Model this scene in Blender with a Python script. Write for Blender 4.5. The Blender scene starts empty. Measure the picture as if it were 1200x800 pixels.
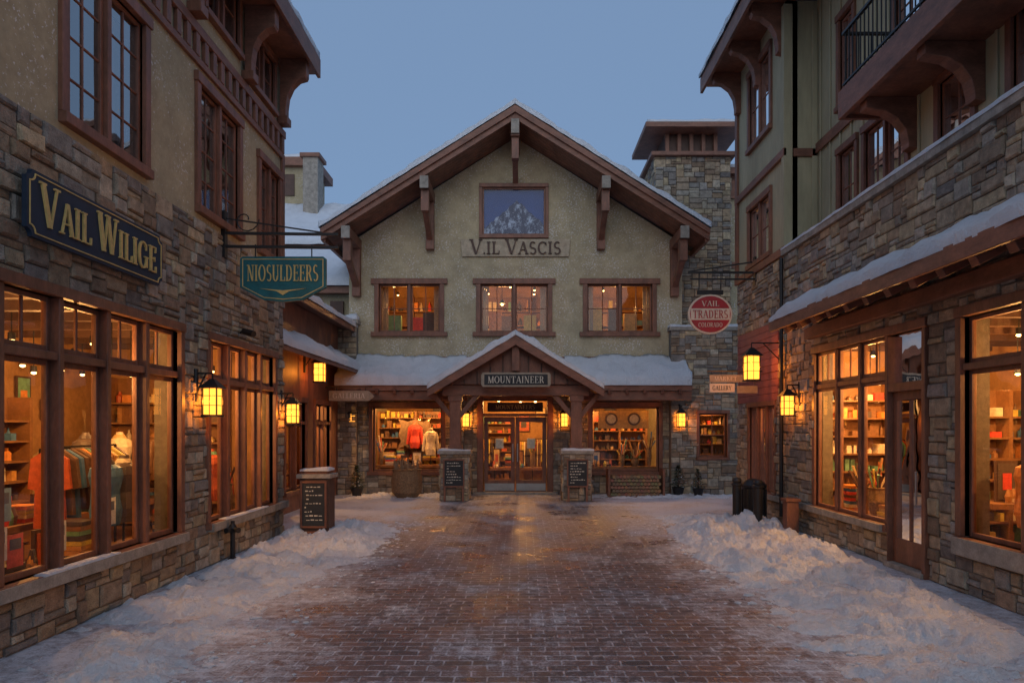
import bpy, bmesh, math, random
from mathutils import Vector, noise
random.seed(11)
R=random.random
U=random.uniform
scene=bpy.context.scene

# ------------------------------------------------------------------ materials
def newmat(name):
    m=bpy.data.materials.new(name); m.use_nodes=True
    nt=m.node_tree; nt.nodes.clear()
    out=nt.nodes.new('ShaderNodeOutputMaterial')
    return m,nt,out
def N(nt,t,**kw):
    n=nt.nodes.new(t)
    for k,v in kw.items():
        if k in n.inputs: n.inputs[k].default_value=v
        else: setattr(n,k,v)
    return n
def L(nt,a,b): nt.links.new(a,b)
def coords(nt,scale=(1,1,1)):
    tc=N(nt,'ShaderNodeTexCoord'); mp=N(nt,'ShaderNodeMapping'); mp.inputs['Scale'].default_value=scale
    L(nt,tc.outputs['Object'],mp.inputs['Vector']); return mp.outputs['Vector']
def noisen(nt,vec,scale,detail=4,rough=.55):
    n=N(nt,'ShaderNodeTexNoise'); n.inputs['Scale'].default_value=scale; n.inputs['Detail'].default_value=detail
    n.inputs['Roughness'].default_value=rough; L(nt,vec,n.inputs['Vector']); return n.outputs['Fac']
def mrange(nt,val,a,b,c=0,d=1):
    n=N(nt,'ShaderNodeMapRange'); L(nt,val,n.inputs['Value'])
    for k,v in (('From Min',a),('From Max',b),('To Min',c),('To Max',d)): n.inputs[k].default_value=v
    return n.outputs['Result']
def math_(nt,op,a,b=None):
    n=N(nt,'ShaderNodeMath',operation=op)
    for i,x in enumerate((a,b)):
        if x is None: continue
        if isinstance(x,(int,float)): n.inputs[i].default_value=x
        else: L(nt,x,n.inputs[i])
    return n.outputs[0]
def mixc(nt,f,a,b,blend='MIX'):
    n=N(nt,'ShaderNodeMix',data_type='RGBA',blend_type=blend)
    for sock,x in ((n.inputs[0],f),(n.inputs[6],a),(n.inputs[7],b)):
        if isinstance(x,(int,float)): sock.default_value=x
        elif isinstance(x,tuple): sock.default_value=(*x[:3],1)
        else: L(nt,x,sock)
    return n.outputs[2]
def bump(nt,h,strength,dist=.01):
    b=N(nt,'ShaderNodeBump'); b.inputs['Strength'].default_value=strength; b.inputs['Distance'].default_value=dist
    L(nt,h,b.inputs['Height']); return b.outputs['Normal']
def simple(name,col,rough=.6,var=.35,nscale=6,bmp=.3,metal=0,stretch=(1,1,1),attr=False,frost=0,bd=.006):
    m,nt,out=newmat(name); p=N(nt,'ShaderNodeBsdfPrincipled'); L(nt,p.outputs[0],out.inputs[0])
    v=coords(nt,stretch); n1=noisen(nt,v,nscale,5,.6); n2=noisen(nt,v,nscale*7,3)
    f=mrange(nt,n1,.3,.7,1-var,1+var*.6); f2=mrange(nt,n2,.3,.7,1-var*.4,1+var*.4)
    ff=math_(nt,'MULTIPLY',f,f2)
    if attr:
        a=N(nt,'ShaderNodeAttribute',attribute_name='Col'); base=a.outputs['Color']
    else: base=col
    sc=N(nt,'ShaderNodeVectorMath',operation='SCALE')
    if attr: L(nt,base,sc.inputs[0])
    else: sc.inputs[0].default_value=col
    L(nt,ff,sc.inputs['Scale']); c=sc.outputs[0]
    if frost>0:
        v3=coords(nt); n3=noisen(nt,v3,20,2,.8); n4=noisen(nt,v3,1.3,3)
        th=math_(nt,'ADD',n3,math_(nt,'MULTIPLY',n4,.35))
        c=mixc(nt,mrange(nt,th,.83-frost*.12,.91-frost*.12,0,.75),c,(.70,.71,.72))
    L(nt,c,p.inputs['Base Color'])
    p.inputs['Roughness'].default_value=rough; p.inputs['Metallic'].default_value=metal
    if bmp>0: L(nt,bump(nt,math_(nt,'ADD',n1,n2),bmp,bd),p.inputs['Normal'])
    return m
STONE=simple('stone',(0,0,0),.85,.4,9,.9,attr=True,bd=.02)
GOODS=simple('goods',(0,0,0),.5,.3,14,.1,attr=True)
MORTAR=simple('mortar',(.18,.155,.13),.9,.25,12,.5)
STUCCO=simple('stucco_olive',(.42,.36,.235),.9,.2,3,.6,frost=.6)
STUCCO2=simple('stucco_left',(.39,.335,.215),.9,.2,3,.6,frost=.35)
BOARD=simple('painted_board',(.39,.355,.225),.75,.2,2,.2,stretch=(1,1,.2))
WOOD=simple('stained_wood',(.20,.083,.050),.5,.4,5,.4,stretch=(1,1,.35))
WOODH=simple('stained_beam',(.215,.093,.058),.55,.4,4,.4,stretch=(.6,.6,1.5))
WOODD=simple('dark_wood',(.08,.04,.028),.6,.3,5,.3)
REDSID=simple('red_siding',(.28,.09,.08),.65,.25,4,.2)
CAP=simple('cap_stone',(.31,.28,.24),.85,.35,7,.6)
SHINGLE=simple('shingle',(.08,.075,.07),.9,.3,8,.6)
BLACK=simple('black_metal',(.02,.02,.022),.45,.2,8,.1,metal=.3)
STEEL=simple('kick_plate',(.35,.35,.35),.4,.15,6,.1,metal=.6)
GOLD=simple('gold_leaf',(.66,.47,.17),.4,.2,20,.1)
NAVY=simple('sign_navy',(.012,.03,.06),.6,.25,6,.1)
GREEN=simple('sign_teal',(.006,.115,.135),.55,.3,5,.1)
REDS=simple('sign_red',(.30,.02,.03),.45,.2,5,.1)
CREAM=simple('sign_cream',(.55,.52,.44),.5,.15,6,.1)
SLATE=simple('chalkboard',(.02,.025,.03),.7,.3,5,.1)
GREYW=simple('weathered_sign',(.30,.26,.20),.7,.3,8,.3)
TANW=simple('carved_plaque',(.43,.36,.26),.7,.3,8,.4)
WICK=simple('wicker',(.24,.15,.08),.8,.6,30,.9)
INT=simple('interior_plaster',(.36,.19,.075),.8,.3,2,.1)
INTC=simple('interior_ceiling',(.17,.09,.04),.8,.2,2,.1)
INTD=simple('interior_dark',(.06,.05,.045),.8,.2,2,.1)
INTW=simple('interior_wood',(.24,.11,.042),.55,.3,4,.2)
CURT=simple('curtain',(.6,.6,.58),.9,.2,3,.1)
PLANT=simple('evergreen_needles',(.03,.06,.025),.8,.4,20,.2)

def snowmat():
    m,nt,out=newmat('snow'); p=N(nt,'ShaderNodeBsdfPrincipled'); L(nt,p.outputs[0],out.inputs[0])
    v=coords(nt); a=noisen(nt,v,3,6,.65); b=noisen(nt,v,28,5,.7)
    c=mixc(nt,mrange(nt,a,.48,.78,0,.5),(.83,.87,.93),(.62,.65,.70))
    c=mixc(nt,mrange(nt,b,.60,.78,0,.4),c,(.48,.49,.51)); L(nt,c,p.inputs['Base Color'])
    p.inputs['Roughness'].default_value=.7
    L(nt,bump(nt,math_(nt,'ADD',a,b),1.0,.07),p.inputs['Normal']); return m
SNOW=snowmat()

def glassmat(name,mn,tint):
    m,nt,out=newmat(name); t=N(nt,'ShaderNodeBsdfTransparent'); t.inputs[0].default_value=(*tint,1)
    g=N(nt,'ShaderNodeBsdfGlossy'); g.inputs['Roughness'].default_value=.015; g.inputs[0].default_value=(.95,.95,.95,1)
    v=coords(nt); L(nt,bump(nt,noisen(nt,v,1.2,2),.12,.05),g.inputs['Normal'])
    fr=N(nt,'ShaderNodeFresnel'); fr.inputs[0].default_value=1.45
    f=mrange(nt,fr.outputs[0],0,1,mn,1)
    x=N(nt,'ShaderNodeMixShader'); L(nt,f,x.inputs[0]); L(nt,t.outputs[0],x.inputs[1]); L(nt,g.outputs[0],x.inputs[2]); L(nt,x.outputs[0],out.inputs[0])
    return m
GLASS=glassmat('shop_glass',.0,(.95,.95,.94))
GLASSD=glassmat('upper_glass',.36,(.6,.65,.7))
def emis(name,col,s,trans=0):
    m,nt,out=newmat(name); e=N(nt,'ShaderNodeEmission'); e.inputs[0].default_value=(*col,1); e.inputs[1].default_value=s
    if trans:
        t=N(nt,'ShaderNodeBsdfTransparent'); t.inputs[0].default_value=(1,.62,.25,1)
        x=N(nt,'ShaderNodeMixShader'); x.inputs[0].default_value=1-trans
        L(nt,t.outputs[0],x.inputs[1]); L(nt,e.outputs[0],x.inputs[2]); L(nt,x.outputs[0],out.inputs[0])
    else: L(nt,e.outputs[0],out.inputs[0])
    return m
AMBER=emis('amber_lamp_glass',(1,.36,.045),3.6,.35)
BULB=emis('bulb',(1,.55,.17),12)

def pavermat():
    m,nt,out=newmat('brick_pavers'); p=N(nt,'ShaderNodeBsdfPrincipled'); L(nt,p.outputs[0],out.inputs[0])
    v=coords(nt)
    nz=N(nt,'ShaderNodeTexNoise'); nz.inputs['Scale'].default_value=1.6; nz.inputs['Detail'].default_value=2; L(nt,v,nz.inputs['Vector'])
    vs=N(nt,'ShaderNodeVectorMath',operation='SCALE'); L(nt,nz.outputs['Color'],vs.inputs[0]); vs.inputs['Scale'].default_value=.05
    va=N(nt,'ShaderNodeVectorMath',operation='ADD'); L(nt,v,va.inputs[0]); L(nt,vs.outputs[0],va.inputs[1])
    br=N(nt,'ShaderNodeTexBrick'); L(nt,va.outputs[0],br.inputs['Vector'])
    br.inputs['Scale'].default_value=1; br.inputs['Brick Width'].default_value=.25; br.inputs['Row Height'].default_value=.125
    br.inputs['Mortar Size'].default_value=.009; br.inputs['Mortar Smooth'].default_value=.3; br.offset=.5
    br.inputs['Color1'].default_value=(.165,.105,.098,1); br.inputs['Color2'].default_value=(.065,.056,.062,1)
    br.inputs['Mortar'].default_value=(.04,.038,.04,1)
    n1=noisen(nt,v,1.1,5,.6); n2=noisen(nt,v,9,5,.7); n3=noisen(nt,v,45,3,.7); n0=noisen(nt,v,.35,3)
    c=mixc(nt,mrange(nt,n0,.35,.65,0,.5),br.outputs['Color'],(.095,.08,.082))
    mf=math_(nt,'MULTIPLY',br.outputs['Fac'],mrange(nt,n2,.36,.6,.08,.85))
    c=mixc(nt,mf,c,(.50,.54,.62))
    sx=N(nt,'ShaderNodeSeparateXYZ'); L(nt,v,sx.inputs[0])
    ax=math_(nt,'ABSOLUTE',math_(nt,'SUBTRACT',sx.outputs[0],.1))
    side=mrange(nt,ax,1.7,3.2,0,.13)
    far=mrange(nt,sx.outputs[1],12,20,0,.05)
    s=math_(nt,'ADD',math_(nt,'ADD',math_(nt,'MULTIPLY',n1,.38),math_(nt,'MULTIPLY',n2,.36)),math_(nt,'ADD',math_(nt,'MULTIPLY',n3,.26),math_(nt,'ADD',side,far)))
    f=mrange(nt,s,.50,.66,0,.85)
    c=mixc(nt,f,c,(.62,.66,.73)); L(nt,c,p.inputs['Base Color'])
    L(nt,math_(nt,'ADD',mrange(nt,n1,.35,.65,.22,.48),math_(nt,'MULTIPLY',f,.4)),p.inputs['Roughness'])
    h=math_(nt,'ADD',math_(nt,'MULTIPLY',br.outputs['Fac'],-1),math_(nt,'ADD',math_(nt,'MULTIPLY',f,.8),math_(nt,'MULTIPLY',n3,.5)))
    L(nt,bump(nt,h,.6,.012),p.inputs['Normal']); return m
PAVER=pavermat()

# ------------------------------------------------------------------ mesh helpers
class Frame:
    def __init__(s,o,sd,td): s.o=o; s.sd=sd; s.td=td
    def p(s,a,t,z): return (s.o[0]+s.sd[0]*a+s.td[0]*t, s.o[1]+s.sd[1]*a+s.td[1]*t, z)
WF=Frame((0,0),(1,0),(0,1))
LF=Frame((-4.5,0),(0,1),(1,0))
RF=Frame((5.35,0),(0,1),(-1,0))
R2=Frame((6.0,0),(0,1),(-1,0))
CF=Frame((0,20.5),(1,0),(0,-1))
def XF(y): return Frame((0,y),(1,0),(0,-1))
class MB:
    def __init__(s): s.v=[];s.f=[];s.m=[];s.c=[];s.mats=[]
    def mi(s,m):
        if m not in s.mats: s.mats.append(m)
        return s.mats.index(m)
    def add(s,vs,fs,mat,col=None):
        b=len(s.v); s.v+=[tuple(x) for x in vs]; k=s.mi(mat)
        for f in fs: s.f.append(tuple(b+i for i in f)); s.m.append(k); s.c.append(col or (.2,.2,.2))
    def poly(s,pts,mat,col=None): s.add(pts,[tuple(range(len(pts)))],mat,col)
    def box(s,F,s0,s1,t0,t1,z0,z1,mat,col=None):
        vs=[F.p(a,t,z) for z in (z0,z1) for a,t in ((s0,t0),(s1,t0),(s1,t1),(s0,t1))]
        s.add(vs,[(0,3,2,1),(4,5,6,7),(0,1,5,4),(1,2,6,5),(2,3,7,6),(3,0,4,7)],mat,col)
    def prism(s,A,B,mat,col=None):
        n=len(A); s.add(list(A)+list(B),[tuple(range(n))[::-1],tuple(range(n,2*n))]+[(i,(i+1)%n,n+(i+1)%n,n+i) for i in range(n)],mat,col)
    def tz(s,F,s0,s1,pts,mat,col=None): s.prism([F.p(s0,t,z) for t,z in pts],[F.p(s1,t,z) for t,z in pts],mat,col)
    def sz(s,F,t0,t1,pts,mat,col=None): s.prism([F.p(a,t0,z) for a,z in pts],[F.p(a,t1,z) for a,z in pts],mat,col)
    def beam(s,p0,p1,w,h,mat,col=None):
        p0=Vector(p0);p1=Vector(p1);d=(p1-p0).normalized()
        side=d.cross(Vector((0,0,1)))
        if side.length<.01: side=Vector((1,0,0))
        side.normalize(); up=side.cross(d)
        q=[side*(a*w/2)+up*(b*h/2) for a,b in ((-1,-1),(1,-1),(1,1),(-1,1))]
        s.prism([p0+x for x in q],[p1+x for x in q],mat,col)
    def cyl(s,p0,p1,r0,r1,mat,n=12,col=None):
        p0=Vector(p0);p1=Vector(p1);d=(p1-p0).normalized()
        a=d.cross(Vector((0,0,1)))
        if a.length<.01: a=Vector((1,0,0))
        a.normalize(); b=a.cross(d)
        A=[p0+(a*math.cos(6.2832*i/n)+b*math.sin(6.2832*i/n))*r0 for i in range(n)]
        B=[p1+(a*math.cos(6.2832*i/n)+b*math.sin(6.2832*i/n))*r1 for i in range(n)]
        s.prism(A,B,mat,col)
    def lathe(s,x,y,prof,mat,n=16,col=None):
        vs=[];fs=[]
        for r,z in prof: vs+=[(x+r*math.cos(6.2832*i/n),y+r*math.sin(6.2832*i/n),z) for i in range(n)]
        for k in range(len(prof)-1):
            for i in range(n): fs.append((k*n+i,k*n+(i+1)%n,(k+1)*n+(i+1)%n,(k+1)*n+i))
        fs.append(tuple(range(n))[::-1]); fs.append(tuple((len(prof)-1)*n+i for i in range(n)))
        s.add(vs,fs,mat,col)
    def build(s,name,parent=None,bevel=0,smooth=False):
        me=bpy.data.meshes.new(name); me.from_pydata(s.v,[],s.f)
        for m in s.mats: me.materials.append(m)
        me.polygons.foreach_set('material_index',s.m)
        at=me.color_attributes.new('Col','FLOAT_COLOR','CORNER'); d=[]
        for f,c in zip(s.f,s.c): d+=[c[0],c[1],c[2],1.0]*len(f)
        at.data.foreach_set('color',d)
        bm=bmesh.new(); bm.from_mesh(me); bmesh.ops.recalc_face_normals(bm,faces=bm.faces); bm.to_mesh(me); bm.free()
        if smooth: me.polygons.foreach_set('use_smooth',[True]*len(me.polygons))
        me.update()
        o=bpy.data.objects.new(name,me); scene.collection.objects.link(o)
        if parent: o.parent=parent
        if bevel:
            b=o.modifiers.new('bevel','BEVEL'); b.width=bevel; b.segments=1; b.limit_method='ANGLE'
        return o
def empty(name):
    o=bpy.data.objects.new(name,None); scene.collection.objects.link(o); return o
def light(name,loc,power,parent,col=(1,.47,.14),r=.05):
    l=bpy.data.lights.new(name,'POINT'); l.energy=power; l.color=col; l.shadow_soft_size=r
    o=bpy.data.objects.new(name,l); o.location=loc; scene.collection.objects.link(o); o.parent=parent; return o

def wall(mb,F,s0,s1,z0,z1,th,ops,mat,t=0):
    ss=sorted({s0,s1,*[x for o in ops for x in o[:2] if s0<x<s1]}); zs=sorted({z0,z1,*[x for o in ops for x in o[2:4] if z0<x<z1]})
    def hole(a,z): return any(o[0]<a<o[1] and o[2]<z<o[3] for o in ops)
    for i in range(len(ss)-1):
        for j in range(len(zs)-1):
            a,b,c,d=ss[i],ss[i+1],zs[j],zs[j+1]
            if hole((a+b)/2,(c+d)/2): continue
            for tt in (t,t-th): mb.poly([F.p(a,tt,c),F.p(b,tt,c),F.p(b,tt,d),F.p(a,tt,d)],mat)
    for e in [(s0,s1,z0,z1)]+[o[:4] for o in ops]:
        a,b,c,d=max(e[0],s0),min(e[1],s1),max(e[2],z0),min(e[3],z1)
        for (x0,y0),(x1,y1) in (((a,c),(b,c)),((b,c),(b,d)),((b,d),(a,d)),((a,d),(a,c))):
            mb.poly([F.p(x0,t,y0),F.p(x1,t,y1),F.p(x1,t-th,y1),F.p(x0,t-th,y0)],mat)
PAL=[(.34,.255,.175),(.42,.325,.22),(.27,.22,.17),(.45,.385,.29),(.37,.265,.165),(.31,.28,.245),(.39,.34,.275),(.28,.195,.13),(.48,.375,.235),(.24,.21,.185)]
def stones(mb,F,s0,s1,z0,z1,ops=(),t=0.0,unit=.08,pal=PAL,mx=5,bright=1.04):
    def lines(a,b,k):
        ks=sorted({a,b,*[x for x in k if a<x<b]}); out=[a]
        for i in range(len(ks)-1):
            n=max(1,round((ks[i+1]-ks[i])/unit)); out+=[ks[i]+(ks[i+1]-ks[i])*(j+1)/n for j in range(n)]
        return out
    sl=lines(s0,s1,[x for o in ops for x in o[:2]]); zl=lines(z0,z1,[x for o in ops for x in o[2:4]])
    ns,nz=len(sl)-1,len(zl)-1
    occ=[[any(o[0]<(sl[i]+sl[i+1])/2<o[1] and o[2]<(zl[j]+zl[j+1])/2<o[3] for o in ops) for i in range(ns)] for j in range(nz)]
    for j in range(nz):
        for i in range(ns):
            if occ[j][i]: continue
            w=random.randint(2,mx); h=random.choice((1,1,2,2,2,3))
            k=0
            while k<w and i+k<ns and not occ[j][i+k]: k+=1
            w=k
            if i+w<ns and not occ[j][i+w] and (i+w+1>=ns or occ[j][i+w+1]): w+=1
            k=1
            while k<h and j+k<nz and not any(occ[j+k][i+q] for q in range(w)): k+=1
            h=k
            for a in range(h):
                for b in range(w): occ[j+a][i+b]=True
            g=.007; pr=U(.012,.055); ins=min(U(.010,.028),.2*(sl[i+w]-sl[i]))
            x0,x1,y0,y1=sl[i]+g,sl[i+w]-g,zl[j]+g,zl[j+h]-g
            jt=[(U(-.009,.009),U(-.009,.009)) for _ in range(4)]
            cs=[(x0,y0),(x1,y0),(x1,y1),(x0,y1)]; cc=[(1,1),(-1,1),(-1,-1),(1,-1)]
            vs=[F.p(c[0],t-.01,c[1]) for c in cs]+[F.p(c[0]+q[0]*.5,t+pr*.6,c[1]+q[1]*.5) for c,q in zip(cs,jt)]
            vs+=[F.p(c[0]+d[0]*ins+q[0],t+pr+U(-.007,.007),c[1]+d[1]*ins+q[1]) for c,d,q in zip(cs,cc,jt)]
            fs=[(k,(k+1)%4,4+(k+1)%4,4+k) for k in range(4)]+[(4+k,4+(k+1)%4,8+(k+1)%4,8+k) for k in range(4)]+[(8,9,10,11)]
            c=random.choice(pal); q=U(.72,1.15)*bright
            mb.add(vs,fs,STONE,(c[0]*q,c[1]*q,c[2]*q))
def snowpatch(mb,p00,p10,p11,p01,th,nu=30,nv=5,edge=.03,ef=.65):
    p00,p10,p11,p01=map(Vector,(p00,p10,p11,p01)); vs=[];fs=[]
    for j in range(nv+1):
        for i in range(nu+1):
            u,v=i/nu,j/nv
            b=p00.lerp(p10,u).lerp(p01.lerp(p11,u),v)
            n=noise.noise(b*1.7)+.5*noise.noise(b*6)
            e=1 if 0<i<nu and 0<j<nv else ef
            jt=Vector((noise.noise(b*4+Vector((9,0,0))),noise.noise(b*4+Vector((0,9,0))),0))*edge if e<1 else Vector((0,0,0))
            vs.append(b+jt+Vector((0,0,max(.012,th*(1+.6*n)*e))))
    for j in range(nv):
        for i in range(nu):
            a=j*(nu+1)+i; fs.append((a,a+1,a+nu+2,a+nu+1))
    ring=[i for i in range(nu+1)]+[j*(nu+1)+nu for j in range(1,nv+1)]+[nv*(nu+1)+i for i in range(nu-1,-1,-1)]+[j*(nu+1) for j in range(nv-1,0,-1)]
    base=len(vs); 
    for k in ring:
        b=vs[k]; i=k%(nu+1); j=k//(nu+1); q=p00.lerp(p10,i/nu).lerp(p01.lerp(p11,i/nu),j/nv)
        vs.append(Vector((b.x,b.y,q.z-.008)))
    n=len(ring)
    for k in range(n): fs.append((ring[k],ring[(k+1)%n],base+(k+1)%n,base+k))
    mb.add(vs,fs,SNOW)

def window(fr,gl,F,s0,s1,z0,z1,cols=2,mc=1,mr=1,transom=None,tcols=1,casing=.1,wood=WOOD,glass=GLASS,proud=.05,rec=-.10,head=0,sill=0):
    if casing:
        fr.box(F,s0-casing,s0,-.12,proud,z0,z1,wood); fr.box(F,s1,s1+casing,-.12,proud,z0,z1,wood)
        fr.box(F,s0-casing-head,s1+casing+head,-.12,proud+.02,z1,z1+casing*1.25,wood)
        fr.box(F,s0-casing-sill,s1+casing+sill,-.12,proud+.04,z0-casing,z0,wood)
    w=(s1-s0)/cols; zt=transom or z1
    for i in range(cols):
        a,b=s0+i*w,s0+(i+1)*w
        if i: fr.box(F,a-.035,a+.035,rec-.05,proud-.02,z0,z1,wood)
        for lo,hi,m,r in ((z0,zt,mc,mr),)+(((zt,z1,tcols,1),) if transom else ()):
            e=.05; aa=a+(.035 if i else 0); bb=b-(.035 if i<cols-1 else 0)
            l2=lo+(.04 if lo>z0 else 0); h2=hi-(.04 if hi<z1 else 0)
            fr.box(F,aa,aa+e,rec-.03,rec+.03,l2,h2,wood); fr.box(F,bb-e,bb,rec-.03,rec+.03,l2,h2,wood)
            fr.box(F,aa+e,bb-e,rec-.03,rec+.028,l2,l2+e*1.2,wood); fr.box(F,aa+e,bb-e,rec-.03,rec+.028,h2-e,h2,wood)
            for k in range(1,m):
                q=aa+e+(bb-aa-2*e)*k/m; fr.box(F,q-.012,q+.012,rec-.015,rec+.017,l2+e,h2-e,wood)
            for k in range(1,r):
                q=l2+(h2-l2)*k/r; fr.box(F,aa+e,bb-e,rec-.015,rec+.015,q-.012,q+.012,wood)
        if transom: fr.box(F,a+(.035 if i else 0),b-(.035 if i<cols-1 else 0),rec-.04,proud-.03,zt-.04,zt+.04,wood)
    gl.poly([F.p(s0,rec,z0),F.p(s1,rec,z0),F.p(s1,rec,z1),F.p(s0,rec,z1)],glass)

GC=[(.60,.30,.08),(.50,.10,.04),(.60,.42,.20),(.10,.07,.06),(.16,.34,.22),(.07,.18,.38),(.75,.62,.44),(.38,.18,.07),(.65,.07,.05),(.15,.08,.05),(.6,.45,.08),(.24,.12,.06),(.07,.05,.05),(.70,.26,.06)]
def shelf(mb,F,s0,s1,t0,t1,z0,z1,step=.36,goods=.85,back=True):
    if back: mb.box(F,s0,s1,t0-.03,t0,z0,z1,INTW)
    n=max(1,round((s1-s0)/1.1))
    for i in range(n+1):
        q=s0+(s1-s0)*i/n; mb.box(F,q-.03,q+.03,t0,t1+.01,z0,z1,INTW)
    z=z0+.08
    while z<z1-.15:
        for i in range(n):
            a,b=s0+(s1-s0)*i/n+.03,s0+(s1-s0)*(i+1)/n-.03
            mb.box(F,a,b,t0,t1,z-.03,z,INTW); q=a+.02
            same=random.choice(GC); uni=R()<.4
            while q<b-.07:
                w=U(.05,.2)
                if q+w>b: break
                if R()<goods:
                    c=same if uni else random.choice(GC); h=U(.08,step-.08); d=(t1-t0)*U(.4,.9)
                    if R()<.5:
                        p=F.p(q+w/2,t0+d*.5,z); rr=min(w/2,.06,abs(d)*.5); mb.lathe(p[0],p[1],[(rr,z),(rr,z+h*.6),(rr*.4,z+h*.8),(rr*.4,z+h)],GOODS,8,c)
                    else: mb.box(F,q,q+w*.9,t0+.002,t0+d,z,z+h,GOODS,c)
                q+=w+U(.005,.06)
        z+=step
def rack(mb,F,s0,s1,t,z):
    mb.beam(F.p(s0,t,z),F.p(s1,t,z),.025,.025,BLACK)
    for q in(s0,s1): mb.beam(F.p(q,t,z),F.p(q,t,.1),.025,.025,BLACK)
    q=s0+.08
    while q<s1-.06:
        c=random.choice(GC); h=U(.7,1.0); w=U(.2,.25); th=U(.03,.06); k=U(-.03,.03)
        pts=[(t-.05,z-.03),(t+.05,z-.03),(t+w,z-.14),(t+w+.04,z-.5),(t+w-.05,z-.52),(t+w-.03,z-h),(t-w+.03,z-h),(t-w+.05,z-.52),(t-w-.04,z-.5),(t-w,z-.14)]
        mb.tz(F,q,q+th,[(a+k,b) for a,b in pts],GOODS,c); q+=th+U(.015,.06)
def pictures(mb,F,s0,s1,t,z0,z1):
    q=s0
    while q<s1-.3:
        w=U(.3,.6); h=U(.25,min(.7,z1-z0)); z=U(z0,z1-h)
        mb.box(F,q,q+w,t,t+.03,z,z+h,WOODD); mb.box(F,q+.03,q+w-.03,t+.03,t+.035,z+.03,z+h-.03,GOODS,random.choice(GC)); mb.box(F,q+w*.25,q+w*.7,t+.035,t+.04,z+h*.25,z+h*.6,GOODS,random.choice(GC)); q+=w+U(.1,.25)
def backwall(mb,F,s0,s1,t,z0,z1):
    q=s0; k=0
    while q<s1-.5:
        w=min(U(1.1,1.9),s1-q)
        if k%2==0: shelf(mb,F,q,q+w-.05,t+.03,t+.36,z0,z1-U(.0,.5),U(.3,.42),.85)
        else: rack(mb,F,q+.1,q+w-.15,t+.4,z0+1.45); pictures(mb,F,q+.1,q+w-.1,t+.005,z0+1.65,z1+.3)
        q+=w; k+=1
def room(mb,F,s0,s1,z0,z1,ta,tb,mat=INT,floor=INTW,dots=0):
    P=F.p
    mb.poly([P(s0,tb,z0),P(s1,tb,z0),P(s1,tb,z1),P(s0,tb,z1)],mat)
    mb.poly([P(s0,ta,z0),P(s0,tb,z0),P(s0,tb,z1),P(s0,ta,z1)],mat)
    mb.poly([P(s1,ta,z0),P(s1,tb,z0),P(s1,tb,z1),P(s1,ta,z1)],mat)
    mb.poly([P(s0,ta,z0),P(s1,ta,z0),P(s1,tb,z0),P(s0,tb,z0)],floor)
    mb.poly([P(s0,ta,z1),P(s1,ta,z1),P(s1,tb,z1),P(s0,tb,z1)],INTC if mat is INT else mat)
    if dots:
        q=s0+.4
        while q<s1: mb.box(F,q-.06,q+.06,tb+.01,ta-.01,z1-.16,z1-.002,WOODD); q+=.8
        for k in range(dots):
            a=s0+.8*(int(U(0,(s1-s0)/.8-1))+.9); p=P(a,ta+(tb-ta)*U(.15,.9),0); zz=z1-U(.28,.9)
            mb.cyl((p[0],p[1],z1-.02),(p[0],p[1],zz+.08),.008,.008,BLACK,5); mb.lathe(p[0],p[1],[(.045,zz),(.04,zz+.09)],BLACK,8); mb.lathe(p[0],p[1],[(.012,zz-.035),(.036,zz-.02),(.03,zz-.002)],BULB,8)
def display(mb,F,s0,s1,t,z):
    mb.box(F,s0,s1,t-.45,t,z,z+.08,INTW)
    q=s0+.1
    while q<s1-.3:
        w=U(.16,.42); c=random.choice(GC); k=R(); p=F.p(q+w/2,t-.22,0); zz=z+.08
        if k<.25:
            h=U(.25,.6); mb.lathe(p[0],p[1],[(w*.25,zz),(w*.42,zz+h*.5),(w*.36,zz+h*.9),(w*.4,zz+h)],WICK,14)
            for _ in range(14): mb.cyl((p[0]+U(-.05,.05),p[1]+U(-.05,.05),zz+h*.7),(p[0]+U(-.2,.2),p[1]+U(-.15,.15),zz+h+U(.1,.5)),.008,.022,GOODS,6,random.choice(GC))
        elif k<.45:
            z2=zz
            for _ in range(random.randint(3,8)): mb.box(F,q,q+w,t-.38,t-.08+U(-.02,.02),z2,z2+.05,GOODS,random.choice(GC)); z2+=.055
        elif k<.65:
            zb=zz+.4; mb.cyl((p[0],p[1],zz),(p[0],p[1],zb),.015,.015,BLACK,6)
            mb.lathe(p[0],p[1],[(.15,zb-.1),(.18,zb+.08),(.14,zb+.28),(.19,zb+.5),(.17,zb+.6),(.07,zb+.66),(.045,zb+.74)],GOODS,14,c)
            mb.lathe(p[0],p[1],[(.08,zb+.6),(.10,zb+.65),(.07,zb+.7)],GOODS,12,random.choice(GC))
            d=F.sd; 
            for sg in(-1,1): mb.cyl((p[0]+d[0]*sg*.16,p[1]+d[1]*sg*.16,zb+.56),(p[0]+d[0]*sg*.24,p[1]+d[1]*sg*.24,zb+.02),.06,.045,GOODS,8,c)
        else:
            h=U(.2,.7); mb.box(F,q,q+w,t-.3,t-.26,zz,zz+h,WOODD); mb.box(F,q+.03,q+w-.03,t-.259,t-.252,zz+.04,zz+h-.04,GOODS,c); mb.box(F,q+w*.3,q+w*.7,t-.251,t-.247,zz+h*.3,zz+h*.7,GOODS,random.choice(GC))
            for _ in range(3):
                a=q+U(0,w); p=F.p(a,t-.14,0); hh=U(.1,.25); mb.lathe(p[0],p[1],[(.04,zz),(.05,zz+hh*.5),(.02,zz+hh)],GOODS,10,random.choice(GC))
        q+=w+U(.05,.25)
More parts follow.
